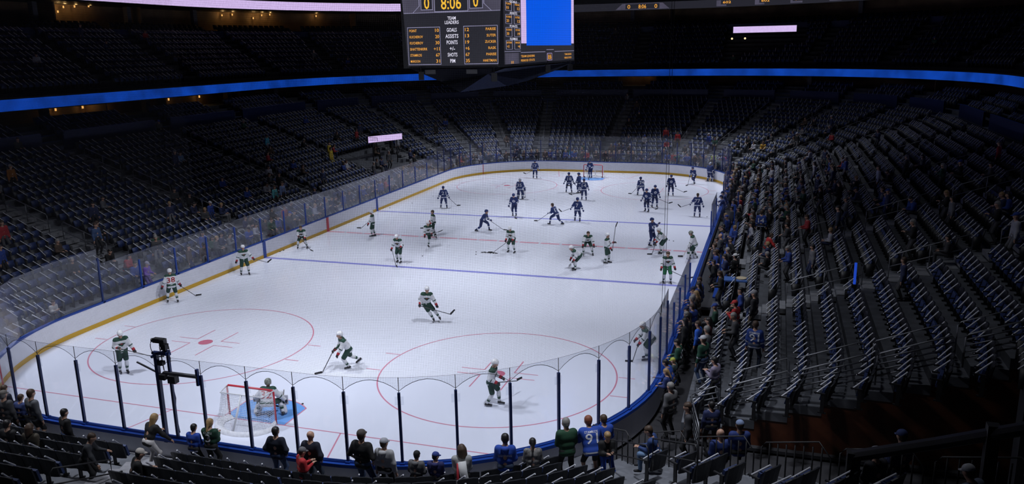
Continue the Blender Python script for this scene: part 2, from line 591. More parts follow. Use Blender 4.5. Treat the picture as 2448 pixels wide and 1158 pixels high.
# the right stand ends square at y = 6 beside the tunnel: its straight side is carried on as a plane
def right_ext():
    q = MB()
    prof = [(HW + LOW_D[0] - .3, -0.1), (HW + LOW_D[0] - .3, LOW_Z[0])]
    for i in range(1, NR): prof += [(HW + LOW_D[i], LOW_Z[i - 1]), (HW + LOW_D[i], LOW_Z[i])]
    prof.append((HW + LOW_D[-1] + 2.0, LOW_Z[-1]))
    n = len(prof)
    vs = [(x, y, z) for y in (6.0, RC + .01) for x, z in prof]
    q.add(vs, [(j, j + n, j + n + 1, j + 1) for j in range(n - 1)], 0)
    # side wall down to the tunnel floor
    for j in range(1, n - 1):
        x0, z0 = prof[j]; x1, z1 = prof[j + 1]
        if x1 - x0 > .05:
            q.add([(x0, 6.0, -0.1), (x1, 6.0, -0.1), (x1, 6.0, z0 - .28), (x0, 6.0, z0 - .28)], [(0, 1, 2, 3)], 1)
            q.add([(x0, 5.985, z0 - .28), (x1, 5.985, z0 - .28), (x1, 5.985, z0), (x0, 5.985, z0)], [(0, 1, 2, 3)], 0)
            q.add([(x0, 5.985, z0), (x1, 5.985, z0), (x1, 6.01, z0), (x0, 6.01, z0)], [(0, 1, 2, 3)], 0)
    q.box((HW + 9, 5.9, 0.02), (17, .2, .1), 2)
    return struct('tunnel_wall_right', q, [M_CONC, M_WOOD, M_DARK])
right_ext()
terrace('lower_terrace_floor', samples(S2, S7, 1.2), LOW_D, LOW_Z, LOW_D[0] - .3)
NN = 13
NEAR_D = [0.15] + [1.25 + .85 * i for i in range(1, NN)]
NEAR_Z = [0.35] + [z_near(1.2 + .85 * i) for i in range(1, NN)]
ND_B = [0.9 + .85 * k for k in range(NN)]
def near_terrace():
    q = MB()
    zz = [0.35] + [0.42 + .27 * k for k in range(1, NN)]
    rd = [0.13] + [1.42 + .85 * (k - 1) for k in range(1, NN)]
    prof = [(0.13, -.1), (0.13, zz[0])]
    for k in range(1, NN): prof += [(rd[k], zz[k - 1]), (rd[k], zz[k])]
    prof.append((rd[-1] + .85, zz[-1]))
    ss = samples(S7 - PER - 4, S1, 1.0) + []
    sweep(q, ss, prof)
    # right corner: each ring stops at y = 3.0
    n = len(prof)
    K = 16
    vs = []
    for kk in range(K + 1):
        for D, z in prof:
            amax = math.radians(-34)
            a = -math.pi / 2 + (amax + math.pi / 2) * kk / K
            vs.append((SX + (RC + D) * math.cos(a), RC + (RC + D) * math.sin(a), z))
    q.add(vs, [(i * n + j, (i + 1) * n + j, (i + 1) * n + j + 1, i * n + j + 1) for i in range(K) for j in range(n - 1)])
    last = vs[-n:]
    for j in range(1, n - 1):
        a, c = last[j], last[j + 1]
        if abs(a[0] - c[0]) > .05:
            q.add([(a[0], a[1], -.1), (c[0], c[1], -.1), (c[0], c[1], a[2]), (a[0], a[1], a[2])], [(0, 1, 2, 3)])
    return struct('near_terrace_floor', q, [M_CONC]), rd, zz
_, NRD, NZZ = near_terrace()

# aisles: straight ones on the sides, radial ones round the far end
AIS = [s_right(y) for y in (16.2, 25.6, 35.3, 45.5)] + [S3 + RC * math.radians(a) for a in (10, 27, 44, 61, 78)] + [S4 + SX] \
    + [S5 + RC * math.radians(a) for a in (12, 29, 46, 63, 80)] + [s_left(y) for y in (45.5, 35.4, 24.8, 15.2)]
q = MB()
for s in AIS:
    (bx, by), n = rim(s)
    rz = math.atan2(n[1], n[0])
    for i in range(NR - 1):
        for h in (0.0, 0.5):
            D = LOW_D[i] + .95 * (h + .25)
            z = LOW_Z[i] + (LOW_Z[i + 1] - LOW_Z[i]) * h
            q.box((bx + D * n[0], by + D * n[1], z + .01), (0.44, 1.15, 0.05 + .3 * h), 0, rz)
struct('aisle_steps_floor', q, M_STEP)

# parapets, club level, upper decks
M_PAR = mat('parapet_blue', (0.012, 0.022, 0.09), 0.5)
gaps = sorted(AIS)
q = MB()
edges = [s_right(8.6)] + gaps + [s_left(8.6)]
for a, c in zip(edges[:-1], edges[1:]):
    k = 1.0
    sweep(q, samples(a + .9 / (1 + 17 / RC if S3 < a < S6 else 1), c - .9 / (1 + 17 / RC if S3 < a < S6 else 1), 1.0), [(17.25, 5.9), (17.25, 7.25), (17.4, 7.25), (17.4, 5.9)])
struct('parapet_wall', q, M_PAR)
SU = samples(s_right(8.6), s_left(2.0), 1.2)
q = MB(); sweep(q, SU, [(17.2, 6.2), (18.0, 6.2), (18.0, 6.5), (18.9, 6.5), (18.9, 6.85), (19.8, 6.85), (19.8, 7.2), (20.7, 7.2), (20.7, 7.5), (24, 7.5)])
struct('club_terrace_floor', q, M_CONC)
M_TAN = mat('suite_wall_tan', (0.20, 0.13, 0.07), 0.7, noise=0.3, nscale=.6)
q = MB(); sweep(q, SU, [(23.5, 7.4), (23.5, 9.4)], 0)
q2 = MB()
struct('club_wall', q, M_TAN)
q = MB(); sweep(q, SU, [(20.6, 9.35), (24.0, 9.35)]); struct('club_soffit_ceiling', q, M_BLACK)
UP_D = [20.9 + .9 * k for k in range(10)]
UP_Z = [9.25 + .5 * k for k in range(10)]
prof = [(20.55, 8.6), (20.55, 9.55), (20.75, 9.55), (20.75, UP_Z[0])]
for k in range(1, 10): prof += [(UP_D[k], UP_Z[k - 1]), (UP_D[k], UP_Z[k])]
prof.append((30.0, UP_Z[-1]))
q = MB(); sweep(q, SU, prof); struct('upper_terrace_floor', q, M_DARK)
q = MB(); sweep(q, SU, [(29.9, 13.6), (29.9, 14.65), (30.05, 14.65), (30.05, 13.6)]); struct('upper_parapet_wall', q, M_PAR)
q = MB(); sweep(q, SU, [(30.0, 14.2), (31, 14.2), (31, 14.5), (32, 14.5), (32, 14.8), (34.5, 14.8), (34.5, 18.5)]); struct('suite_wall', q, M_TAN)
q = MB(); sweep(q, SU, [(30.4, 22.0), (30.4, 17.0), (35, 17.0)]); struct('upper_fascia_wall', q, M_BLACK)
# columns and dividing walls in the suites
M_COL = mat('column_grey', (0.13, 0.13, 0.15), 0.7)
ucol = sorted(gaps)
for lvl, (D, z0, z1) in enumerate(((22.3, 7.4, 9.35), (33.2, 14.7, 17.05))):
    k = 0
    for s in [s_left(y) for y in (9, 14, 19, 24, 29, 34.2, 39.4, 40.9, 50.5, 51.5)] + [S5 + RC * math.radians(a) for a in (20, 50, 80)] + [S4 + 2, S4 + 7] + [S3 + RC * math.radians(a) for a in (30, 60)] + [s_right(y) for y in (48, 40, 32)]:
        (bx, by), n = rim(s); rz = math.atan2(n[1], n[0]); k += 1
        if k % 2: 
            q = MB(); q.box((bx + D * n[0], by + D * n[1], (z0 + z1) / 2), (0.5, 0.5, z1 - z0), 0, rz); struct('column_wall', q, M_COL)
        else:
            q = MB(); q.box((bx + (D + .3) * n[0], by + (D + .3) * n[1], (z0 + z1) / 2), (2.2, 0.15, z1 - z0), 0, rz); struct('partition_wall', q, M_TAN)
# warm wall lamps in the suites: a small shade that gives off light
M_WARM = mat('warm_lamp', (1.0, 0.50, 0.14), emis=1.0)
def suite_lamp(s, D, z, lab, e=3.0):
    (bx, by), n = rim(s)
    x, y = bx + D * n[0], by + D * n[1]
    t = thing('wall_lamp', lab, 'lamp', (x, y, z), math.atan2(n[1], n[0]))
    q = MB(); q.cyl((0, 0, -.1), .07, .2, 8); q.obj('lamp_shade', M_WARM, t)
    q = MB(); q.box((.1, 0, 0), (.12, .06, .06)); q.obj('bracket', M_BLACK, t)
    l = bpy.data.lights.new('lamp_glow', 'POINT'); l.energy = e; l.color = (1, .6, .22); l.shadow_soft_size = .1
    lo = bpy.data.objects.new('lamp_glow', l); lo.location = (-.22, 0, .05); lo.parent = t; col.objects.link(lo)
k = 0
for sp_, z in ((s_left(42.9), 16.3), (s_left(43.6), 16.75), (s_left(44.9), 16.85), (s_left(46.6), 16.95), (S6 - RC * math.radians(16.3), 16.6), (S6 - RC * math.radians(18.2), 16.7), (S6 - RC * math.radians(22.0), 16.35), (S6 - RC * math.radians(23.6), 16.7), (S6 - RC * math.radians(25.1), 16.8), (S6 - RC * math.radians(33.6), 16.7)):
    k += 1; suite_lamp(sp_, 34.1, z, f'warm wall lamp in the upper left suites, {nth(k)} from the left', 9.0)
k = 0
for y in (30.9, 33.5, 35.7, 42.1, 43.3, 47.5):
    k += 1; suite_lamp(s_left(y), 23.2, 8.3, f'warm wall lamp under the left blue ribbon, {nth(k)} from the near end', 3.5)
k = 0
for s in (S4 + 3.4, S4 + 5.3, s_right(44), s_right(39), s_right(36.6)):
    k += 1; suite_lamp(s, 23.2, 8.75, f'dim warm lamp under the far blue ribbon, {nth(k)} from its middle', 2.0)

# ------------------------------------------------------------------ LED ribbons and sign screens
def led(name, rgb, e, nz=0.12, sc_=3.0):
    return mat(name, rgb, emis=e, noise=nz, nscale=sc_)
M_LBLUE = led('led_blue', (0.003, 0.040, 0.30), 1.0, .35, .5)
M_LAV = led('led_lavender', (0.66, 0.50, 0.86), 1.0, .06, 4)
M_LDK = led('led_dark', (0.018, 0.018, 0.026), 1.0, .2, 20)
M_LGREY = led('led_grey', (0.07, 0.065, 0.10), 1.0, .15, 1)
M_LWH = mat('led_white', (0.85, 0.83, 1.0), emis=1.0)
M_LLINE = mat('led_line', (0.28, 0.27, 0.42), emis=1.0)
M_LOR = mat('led_orange', (0.95, 0.42, 0.06), emis=1.0)
M_LAMB = mat('led_amber', (1.0, 0.56, 0.05), emis=1.0)
M_LVID = mat('led_video_blue', (0.0, 0.10, 0.83), emis=1.0)
def ribbon(lab, a, c, D, z0, z1, m):
    t = thing('led_ribbon', lab, 'screen')
    q = MB(); sweep(q, samples(a, c, 1.0), [(D, z0), (D, z1)]); q.obj('led_face', m, t)
    q = MB(); sweep(q, samples(a, c, 1.0), [(D, z1), (D + .12, z1), (D + .12, z0), (D, z0)]); q.obj('housing', M_BLACK, t)
    return t
ribbon('long blue LED ribbon running round the front of the middle deck', SU[0], SU[-1], 20.4, 8.68, 9.46, M_LBLUE)
ribbon('lavender LED ribbon on the upper left fascia', S5 + RC * math.radians(38), s_left(2.0), 30.2, 17.15, 18.1, M_LAV)
rb = ribbon('grey scoring ribbon on the upper far fascia', s_right(51.5), S5 + RC * math.radians(37.6), 30.2, 16.75, 17.7, M_LDK)
ribbon('lavender LED ribbon on the upper right fascia', s_right(20), s_right(51.2), 30.2, 16.75, 17.7, M_LAV)
q = MB()
yb = L + 30.17
for xc, ww in ((-.85, 7.0), (-9.5, 5.5)):
    q.add([(xc - ww / 2 + .0, yb, 16.85), (xc + ww / 2, yb, 16.85), (xc + ww / 2 - .9, yb, 17.6), (xc - ww / 2 + .9, yb, 17.6)], [(0, 1, 2, 3)], 0)
q.box((-.85, yb - .02, 17.22), (4.4, .02, .62), 1)
for x, s_, ww in ((-2.6, '0', .36), (-.85, '8:06', 1.0), (.9, '0', .36)):
    put_text(q, s_, (x, yb - .04, 17.2), (1, 0, 0), (0, 0, 1), .5, ww, mi=2)
for a in (8, 15, 21, 28, 36, 43):
    s = S3 + RC * math.radians(90 - a)
    (bx, by), n = rim(s); rz = math.atan2(n[1], n[0])
    q.box((bx + 30.17 * n[0], by + 30.17 * n[1], 17.25), (.03, 2.6, .7), 0, rz)
    q.box((bx + 30.15 * n[0], by + 30.15 * n[1], 17.35), (.03, 1.5, .5), 1, rz)
    ex = Vector((n[1], -n[0], 0))
    put_text(q, '60270'[:3] if a < 30 else '30270', (bx + 30.12 * n[0], by + 30.12 * n[1], 17.35), ex, (0, 0, 1), .3, 1.0, mi=2)
q.obj('score_graphics', [M_LGREY, M_LDK, M_LOR], rb)
def sign(lab, p0, p1, h, m):
    t = thing('led_sign', lab, 'screen', p0)
    d = Vector(p1) - Vector(p0)
    q = MB(); q.add([(0, 0, 0), tuple(d), (d.x, d.y, d.z + h), (0, 0, h)], [(0, 1, 2, 3)]); q.obj('led_face', m, t)
    n = Vector((-d.y, d.x, 0)).normalized() * .15
    q = MB(); q.add([(n.x, n.y, -.04), (d.x + n.x, d.y + n.y, d.z - .04), (d.x + n.x, d.y + n.y, d.z + h + .04), (n.x, n.y, h + .04), (0, 0, -.04), (d.x, d.y, d.z - .04), (d.x, d.y, d.z + h + .04), (0, 0, h + .04)],
                 [(3, 2, 1, 0), (0, 1, 5, 4), (2, 3, 7, 6), (1, 2, 6, 5), (3, 0, 4, 7)]); q.obj('housing', M_BLACK, t)
    return t
sg = sign('small lavender LED sign at the far left vomitory', (-18.0, 46.66, 4.25), (-18.0, 53.6, 3.85), .56, M_LAV)
q = MB()
q.tube([(.06, .1, .5), (.06, 1.6, .3), (.06, 1.7, -.05)], .02, 4); q.tube([(.06, .1, .38), (.06, 1.5, .17)], .014, 4); q.tube([(.06, .1, .26), (.06, 1.4, .06)], .014, 4)
q.obj('rail_silhouette', M_BLACK, sg)
sign('lavender LED sign at the far upper deck vomitory', (11.0, 85.2, 13.5), (18.15, 85.2, 13.5), .72, M_LAV)
q = MB()
for yy in (1.0, 5.9): q.box((-.1, yy, -1.2), (.08, .08, 2.6))
q.obj('support_posts', M_BLACK, sg)
# opening below the upper sign with two small bright lamps
for k, x in enumerate((10.9, 12.4)):
    t = thing('wall_lamp', f'small bright lamp under the far upper sign, {("left", "right")[k]} one', 'lamp', (x, 85.1, 12.85))
    q = MB(); q.ball((0, 0, 0), .12); q.obj('lamp_shade', mat('warm_bulb', (1, .72, .4), emis=1.2), t)
    q = MB(); q.box((0, .12, 0), (.06, .15, .06)); q.obj('bracket', M_BLACK, t)

# ------------------------------------------------------------------ hanging scoreboard
sb = thing('hanging_scoreboard', 'black centre-hung scoreboard with team leader table and blue video screen', 'scoreboard', (0, 0, 0))
JX0, JX1, JY0, JY1, JZ0, JZ1 = -2.72, 2.72, 22.3, 38.7, 11.3, 17.0
q = MB()
def frustum(q, x0, x1, y0, y1, z0, z1, fl, mi=0):
    vs = [(x0, y0, z0), (x1, y0, z0), (x1, y1, z0), (x0, y1, z0), (x0 - fl, y0 - fl * .3, z1), (x1 + fl, y0 - fl * .3, z1), (x1 + fl, y1 + fl * .3, z1), (x0 - fl, y1 + fl * .3, z1)]
    q.add(vs, [(3, 2, 1, 0), (4, 5, 6, 7), (0, 1, 5, 4), (1, 2, 6, 5), (2, 3, 7, 6), (3, 0, 4, 7)], mi)
frustum(q, JX0, JX1, JY0 + .06, JY1, JZ0 - .05, JZ1, .0)
q.obj('scoreboard_body', M_BLACK, sb)
# near face: dark LED screen with the table. faces -y
yf = JY0
q = MB()
def R(x0, x1, z0, z1, mi, l=0.0):
    q.add([(x0, yf - l, z0), (x1, yf - l, z0), (x1, yf - l, z1), (x0, yf - l, z1)], [(0, 1, 2, 3)], mi)
q.add([(-2.42, yf, 11.36), (2.66, yf, 11.36), (2.84, yf, 14.08), (-2.55, yf, 14.08)], [(0, 1, 2, 3)], 0)
q.add([(-2.55, yf, 14.08), (2.84, yf, 14.08), (2.95, yf, 15.6), (-2.66, yf, 15.6)], [(0, 1, 2, 3)], 1)
def frame(x0, x1, z0, z1, t_=.03, l=.012, mi=2):
    R(x0, x1, z0, z0 + t_, mi, l); R(x0, x1, z1 - t_, z1, mi, l); R(x0, x0 + t_, z0, z1, mi, l); R(x1 - t_, x1, z0, z1, mi, l)
for x0, x1, z0 in ((-1.53, -.86, 14.21), (-.77, 1.10, 14.10), (1.17, 1.90, 14.21)):
    R(x0, x1, z0, 15.3, 0, .006); frame(x0, x1, z0, 15.3)
R(-2.53, 2.83, 14.06, 14.09, 2, .012)
q.add([(-2.01, yf - .012, 14.09), (-1.97, yf - .012, 14.09), (-1.58, yf - .012, 14.44), (-1.62, yf - .012, 14.44)], [(0, 1, 2, 3)], 2)
q.add([(2.33, yf - .012, 14.09), (2.37, yf - .012, 14.09), (1.99, yf - .012, 14.44), (1.95, yf - .012, 14.44)], [(0, 1, 2, 3)], 2)
R(-1.64, -1.60, 14.43, 15.4, 2, .012); R(1.94, 1.98, 14.43, 15.4, 2, .012)
frame(-2.37, -.50, 11.43, 13.36); frame(.80, 2.67, 11.43, 13.36)
q.obj('table_screen', [M_LDK, M_LGREY, M_LLINE], sb)
q = MB()
def T(s, x, z, h, w_, al, mi):
    put_text(q, s, (x, yf - .02, z), (1, 0, 0), (0, 0, 1), h, w_, al, mi)
T('0', -1.19, 14.56, .62, .30, 'c', 1); T('8:06', .17, 14.52, .64, 1.12, 'c', 1); T('0', 1.52, 14.58, .62, .28, 'c', 1)
T('TEAM', .17, 13.77, .17, .46, 'c', 0); T('LEADERS', .17, 13.56, .17, .78, 'c', 0)
rows = ['GOALS', 'ASSISTS', 'POINTS', '+/-', 'SHOTS', 'PIM']
rw = [.56, .72, .61, .30, .55, .28]
lnames = [('POINT', .42), ('KUCHEROV', .76), ('KUCHEROV', .76), ('SHATTENKIRK', 1.0), ('STAMKOS', .66), ('MAROON', .56)]
lval = ['10', '20', '30', '+11', '67', '31']
rval = ['12', '13', '19', '+6', '67', '35']
rn = [('PARISE', .54), ('SUTER', .50), ('ZUCKER', .60), ('RASK', .42), ('PARISE', .54), ('HARTMAN', .72)]
for i in range(6):
    z = 13.18 - .3135 * i
    T(rows[i], .155, z, .20, rw[i], 'c', 0)
    T(lnames[i][0], -2.25, z, .135, lnames[i][1], 'l', 2); T(lval[i], -.56, z, .175, .11 * len(lval[i]), 'r', 2)
    T(rval[i], .89, z, .175, .11 * len(rval[i]), 'l', 2); T(rn[i][0], 2.57, z, .135, rn[i][1], 'r', 2)
q.obj('score_text', [M_LWH, M_LAMB, M_LOR], sb)
# right face: faces +x, video screen
xf = JX1 + .012
q = MB()
def RR(y0, y1, z0, z1, mi, l=0.0):
    q.add([(xf + l, y0, z0), (xf + l, y1, z0), (xf + l, y1, z1), (xf + l, y0, z1)], [(0, 1, 2, 3)], mi)
RR(23.06, 38.5, 11.36, 16.2, 0)
RR(26.1, 38.45, 12.45, 16.2, 4, .006)
RR(27.1, 37.7, 12.33, 16.2, 3, .012)
RR(23.2, 25.6, 11.37, 11.95, 1, .012)
for k in range(5):
    z0 = 12.13 + .66 * k
    for y0 in (23.35, 24.8):
        RR(y0, y0 + 1.1, z0, z0 + .47, 0, .016)
        for za in (z0, z0 + .46): RR(y0, y0 + 1.1, za, za + .02, 2, .02)
        RR(y0, y0 + .07, z0, z0 + .47, 2, .02); RR(y0 + 1.03, y0 + 1.1, z0, z0 + .47, 2, .02)
RR(23.1, 25.95, 12.02, 12.05, 2, .02); RR(25.95, 31.0, 11.94, 11.97, 2, .02); RR(33.2, 38.45, 11.94, 11.97, 2, .02); RR(31.3, 33.0, 12.06, 12.09, 2, .02)
RR(31.45, 32.6, 11.43, 11.86, 4, .016); RR(31.5, 32.55, 11.45, 11.84, 0, .02)
q.obj('video_screen', [M_LDK, M_LGREY, M_LLINE, M_LVID, M_LAV], sb)
q = MB()
def T2(s, y, z, h, w_, mi, al='c'):
    put_text(q, s, (xf + .03, y, z), (0, 1, 0), (0, 0, 1), h, w_, al, mi)
for nm, z in (('GOALS', 14.6), ('ASSISTS', 14.01), ('POINTS', 13.34), ('PLUS/MINUS', 12.68)): T2(nm, 24.7, z, .13, 1.3, 0)
for k, (a, va, c, vc) in enumerate((('SHATTENKIRK', '+11', 'RASK', '+6'), ('KUCHEROV', '30', 'ZUCKER', '19'), ('KUCHEROV', '20', 'SUTER', '13'), ('POINT', '10', 'PARISE', '12'))):
    z = 12.49 + .66 * k
    T2(a, 23.9, z, .1, .95, 2); T2(va, 23.7, z - .2, .15, .4, 2); T2(c, 25.4, z, .1, .8, 2); T2(vc, 25.6, z - .2, .15, .4, 2)
T2('8:06', 32.0, 11.64, .30, .8, 2)
for y, ww in ((27.3, 2.7), (36.7, 1.9)):
    T2('TEAM LEADERS', y, 11.75, .12, ww, 2); T2('PERIOD STATS', y, 11.52, .12, ww, 2)
T2('10', 24.4, 11.46, .14, .4, 2)
q.obj('screen_text', [M_LWH, M_LAMB, M_LOR], sb)
# sloping underside shell
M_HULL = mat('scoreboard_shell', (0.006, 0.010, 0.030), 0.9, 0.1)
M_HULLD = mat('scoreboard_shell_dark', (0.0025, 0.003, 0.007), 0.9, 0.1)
q = MB()
vs = [(-2.1, 22.6, 11.2), (2.72, 22.4, 11.2), (2.72, 38.4, 11.2), (-2.1, 38.4, 11.2)]
keel = [(-.75, 24.5, 10.55), (0.35, 22.6, 9.95), (2.2, 25.2, 10.15), (2.5, 30, 10.3), (2.6, 34.5, 10.75)]
q.add([(2.72, 23.1, 11.17), (2.72, 38.3, 11.17), (2.55, 33.8, 10.72), (2.35, 28.6, 10.32), (2.0, 25.6, 10.15), (0.35, 22.7, 9.97), (1.9, 22.8, 10.9)], [(0, 6, 5, 4, 3, 2, 1)], 0)
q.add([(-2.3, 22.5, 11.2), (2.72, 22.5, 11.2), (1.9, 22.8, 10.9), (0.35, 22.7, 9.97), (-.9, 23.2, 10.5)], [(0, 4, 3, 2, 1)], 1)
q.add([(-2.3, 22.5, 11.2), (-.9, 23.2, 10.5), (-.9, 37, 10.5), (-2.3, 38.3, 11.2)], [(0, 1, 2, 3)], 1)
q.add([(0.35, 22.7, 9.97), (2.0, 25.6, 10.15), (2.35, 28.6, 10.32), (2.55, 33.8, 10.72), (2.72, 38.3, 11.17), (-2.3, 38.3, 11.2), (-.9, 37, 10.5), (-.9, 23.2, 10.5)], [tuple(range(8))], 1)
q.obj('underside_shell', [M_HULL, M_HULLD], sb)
for x, y, z in ((-1.7, 22.35, 10.85), (2.35, 22.5, 10.75), (2.95, 30.8, 10.95), (2.95, 36.5, 10.85)):
    q = MB(); q.box((x, y, z), (.28, .5, .42), 0, .4); q.tube([(x, y, z + .2), (x, y, z + .5)], .03, 5); q.obj('hanging_speaker', M_BLACK, sb)
for x in (-1.2, 1.15):
    q = MB(); q.box((x, 22.42, 11.05), (.6, .05, .22)); q.obj('light_panel', mat('panel_grey', (.05, .05, .055), .6), sb)
for x in (-2, 2):
    for y in (24, 37):
        q = MB(); q.tube([(x, y, 16.9), (x, y, 30)], .04, 5); q.obj('hanger_cable', M_BLACK, sb)

# ------------------------------------------------------------------ goals
GNET = net_material('goal_net', 0.06, 0.010, (0.75, 0.75, 0.78))
M_PAD = mat('net_skirt_white', (0.72, 0.72, 0.76), 0.7, noise=.12, nscale=9)
def goal(lab, y, rz):
    t = thing('hockey_goal', lab, 'goal', (0, y, 0), rz)
    hw = .915
    q = MB()
    q.tube([(-hw, 0, 0), (-hw, 0, 1.16), (-hw + .05, 0, 1.22), (hw - .05, 0, 1.22), (hw, 0, 1.16), (hw, 0, 0)], .035, 8)
    q.obj('goal_frame', M_RED, t, True)
    # base arc, behind the line (local -y)
    base = []
    for i in range(13):
        a = math.pi * i / 12
        base.append((1.12 * math.cos(a) if abs(math.cos(a)) < .995 else hw * math.copysign(1, math.cos(a)), -1.12 * math.sin(a) ** .7, 0))
    q = MB(); q.tube([(p[0], p[1], .05) for p in base], .03, 6)
    q.tube([(0, -1.1, .05), (0, -.5, 1.15)], .035, 6); q.tube([(-hw, 0, 1.2), (-hw + .1, -.5, 1.17), (hw - .1, -.5, 1.17), (hw, 0, 1.2)], .022, 6)
    q.obj('rear_frame', mat('goal_white', (.7, .7, .72), .5), t, True)
    q = MB(); sk = []
    for p in base:
        k = 1.0
        sk.append(p)
    vs = []
    for p in sk: vs += [(p[0] * 1.04, p[1] * 1.04 - .02, .0), (p[0] * 1.0, p[1] * 1.0, .16), (p[0] * .8, p[1] * .8, .02)]
    q.add(vs, [(3 * i + j, 3 * i + 3 + j, 3 * i + 4 + j, 3 * i + 1 + j) for i in range(12) for j in range(2)])
    q.obj('base_skirt', M_PAD, t, True)
    # netting surface between top frame and base arc, with uvs in metres
    vs = []; uv = []; fs = []
    topc = [(-hw, 0, 1.18), (-hw + .1, -.5, 1.17), (hw - .1, -.5, 1.17), (hw, 0, 1.18)]
    tops = []
    cum = [0, .51, 2.14, 2.65]
    N = 24
    for i in range(N + 1):
        u = 2.65 * i / N
        k = 0 if u < .51 else (1 if u < 2.14 else 2)
        f = (u - cum[k]) / (cum[k + 1] - cum[k])
        tops.append(Vector(topc[k]).lerp(Vector(topc[k + 1]), min(1, f)))
    b2 = base[::-1]
    for i in range(N + 1):
        f = i / N * 12; k = min(11, int(f)); bpt = Vector(b2[k]).lerp(Vector(b2[k + 1]), f - k)
        for j in range(7):
            g = j / 6
            p = tops[i].lerp(bpt, g); p.y += .10 * math.sin(math.pi * g) * (1 if abs(p.x) < .8 else .3)
            vs.append(tuple(p)); uv.append((i * .125, (tops[i] - bpt).length * g))
    for i in range(N):
        for j in range(6): fs.append((i * 7 + j, i * 7 + j + 1, i * 7 + 8 + j, i * 7 + 7 + j))
    o0 = len(vs)
    for x, yy in ((-hw, 0), (hw, 0), (hw - .1, -.5), (-hw + .1, -.5)):
        vs.append((x, yy, 1.18)); uv.append((x, yy))
    fs.append((o0, o0 + 1, o0 + 2, o0 + 3))
    me = bpy.data.meshes.new('goal_netting'); me.from_pydata(vs, [], fs)
    ul = me.uv_layers.new(name='UVMap')
    for p in me.polygons:
        for li in p.loop_indices: ul.data[li].uv = uv[me.loops[li].vertex_index]
    me.materials.append(GNET)
    link('goal_netting', me, t)
goal('red framed hockey goal with white net at the near end', 3.353, 0)
goal('red framed hockey goal with white net at the far end', 57.607, math.pi)

# ------------------------------------------------------------------ robotic camera rig above the near glass
t = thing('camera_rig', 'dark blue twin-pole rig carrying a black robotic camera over the near glass', 'camera', (-.25, -.1, 0))
q = MB(); q.box((-.22, -.03, 2.3), (.11, .11, 2.8)); q.box((.16, .03, 2.4), (.075, .075, 2.7)); q.obj('rig_poles', M_NAVY, t)
q = MB(); q.box((-.05, 0, 3.72), (.6, .12, .07)); q.box((-.22, -.03, 3.6), (.08, .1, .3)); q.box((.1, 0, 3.76), (.2, .2, .1)); q.tube([(-.45, .05, 3.55), (-.2, 0, 3.7)], .05, 6); q.obj('mounting_arm', M_NAVY, t)
q = MB(); q.box((-.08, 0, 4.12), (.34, .14, .13)); q.box((.06, 0, 4.07), (.15, .18, .2), 0, .2); q.tube([(-.32, -.02, 4.11), (-.24, 0, 4.12)], .06, 10); q.box((.12, -.02, 3.95), (.17, .15, .17)); q.tube([(.1, 0, 3.72), (.1, 0, 3.9)], .035, 8); q.obj('camera_head', M_BLACK, t)
q = MB()
q.tube([(-.26 - .10 * math.sin(a), -.05, 3.92 + .19 * math.cos(a)) for a in [i * math.pi / 8 for i in range(9)]], .012, 5)
q.tube([(.2 + .10 * math.sin(a), -.05, 3.92 + .15 * math.cos(a)) for a in [i * math.pi / 8 for i in range(9)]], .012, 5)
q.tube([(.0, -.02, 3.2), (-.05, 0, 3.6), (-.08, 0, 3.9), (.0, -.03, 4.05)], .015, 5)
q.tube([(.2, .06, 3.6), (.13, .05, 2.9), (.19, .09, 2.3), (.12, .08, 1.8), (.2, .08, 1.2)], .016, 5); q.obj('camera_cable', M_BLACK, t)
q = MB(); q.box((-.08, 0, 3.42), (.16, .14, .12)); q.box((-.02, -.06, 3.02), (.2, .16, .16)); q.box((.32, -.06, 2.98), (.26, .18, .22)); q.obj('control_box', M_BLACK, t)
q = MB(); q.box((.55, 0, 3.12), (1.2, .10, .08)); q.box((-.6, .0, 3.22), (.8, .04, .04), 0, 0, Matrix.Rotation(.35, 3, 'Y')); q.obj('cross_bar', M_STEEL, t)
q = MB(); q.box((1.14, 0, 3.1), (.07, .09, .5)); q.obj('end_post', M_NAVY, t)

# ------------------------------------------------------------------ players' benches and penalty boxes on the right
def bench(lab, y0, y1):
    t = thing('players_bench', lab, 'bench', (HW, (y0 + y1) / 2, 0))
    ln = y1 - y0
    q = MB(); q.box((.9, 0, .27), (1.5, ln, .14)); q.obj('bench_platform', M_DARK, t)
    q = MB(); q.box((1.25, 0, .74), (.35, ln - .6, .07)); q.box((1.25, 0, .5), (.08, ln - .8, .44)); q.obj('bench_seat', M_BLUE, t)
    q = MB(); q.box((1.56, 0, .8), (.08, ln, 1.1)); q.obj('back_panel', M_NAVY, t)
bench('near right players bench with blue seat inside the boards opening', 18.7, 30.9)
bench('far right players bench with blue seat inside the boards opening', 35.5, 42.4)
bench('blue penalty bench between the two players benches', 31.1, 35.3)
t = thing('service_table', 'blue topped table with a cream round tray behind the near bench', 'table', (15.0, 20.0, .45))
q = MB(); q.box((0, 0, .95), (1.1, .7, .06)); q.obj('tabletop', mat('table_blue', (.05, .12, .35), .5), t)
for sx in (-1, 1):
    for sy in (-1, 1):
        q = MB(); q.box((sx * .48, sy * .28, .47), (.05, .05, .94)); q.obj('leg', M_BLACK, t)
o = MB(); o.cyl((15.25, 20.05, 1.44), .24, .05, 20); oo = o.obj('serving_tray', mat('cream', (.5, .42, .28), .5)); tag(oo, 'cream round tray on the blue topped table', 'tray')

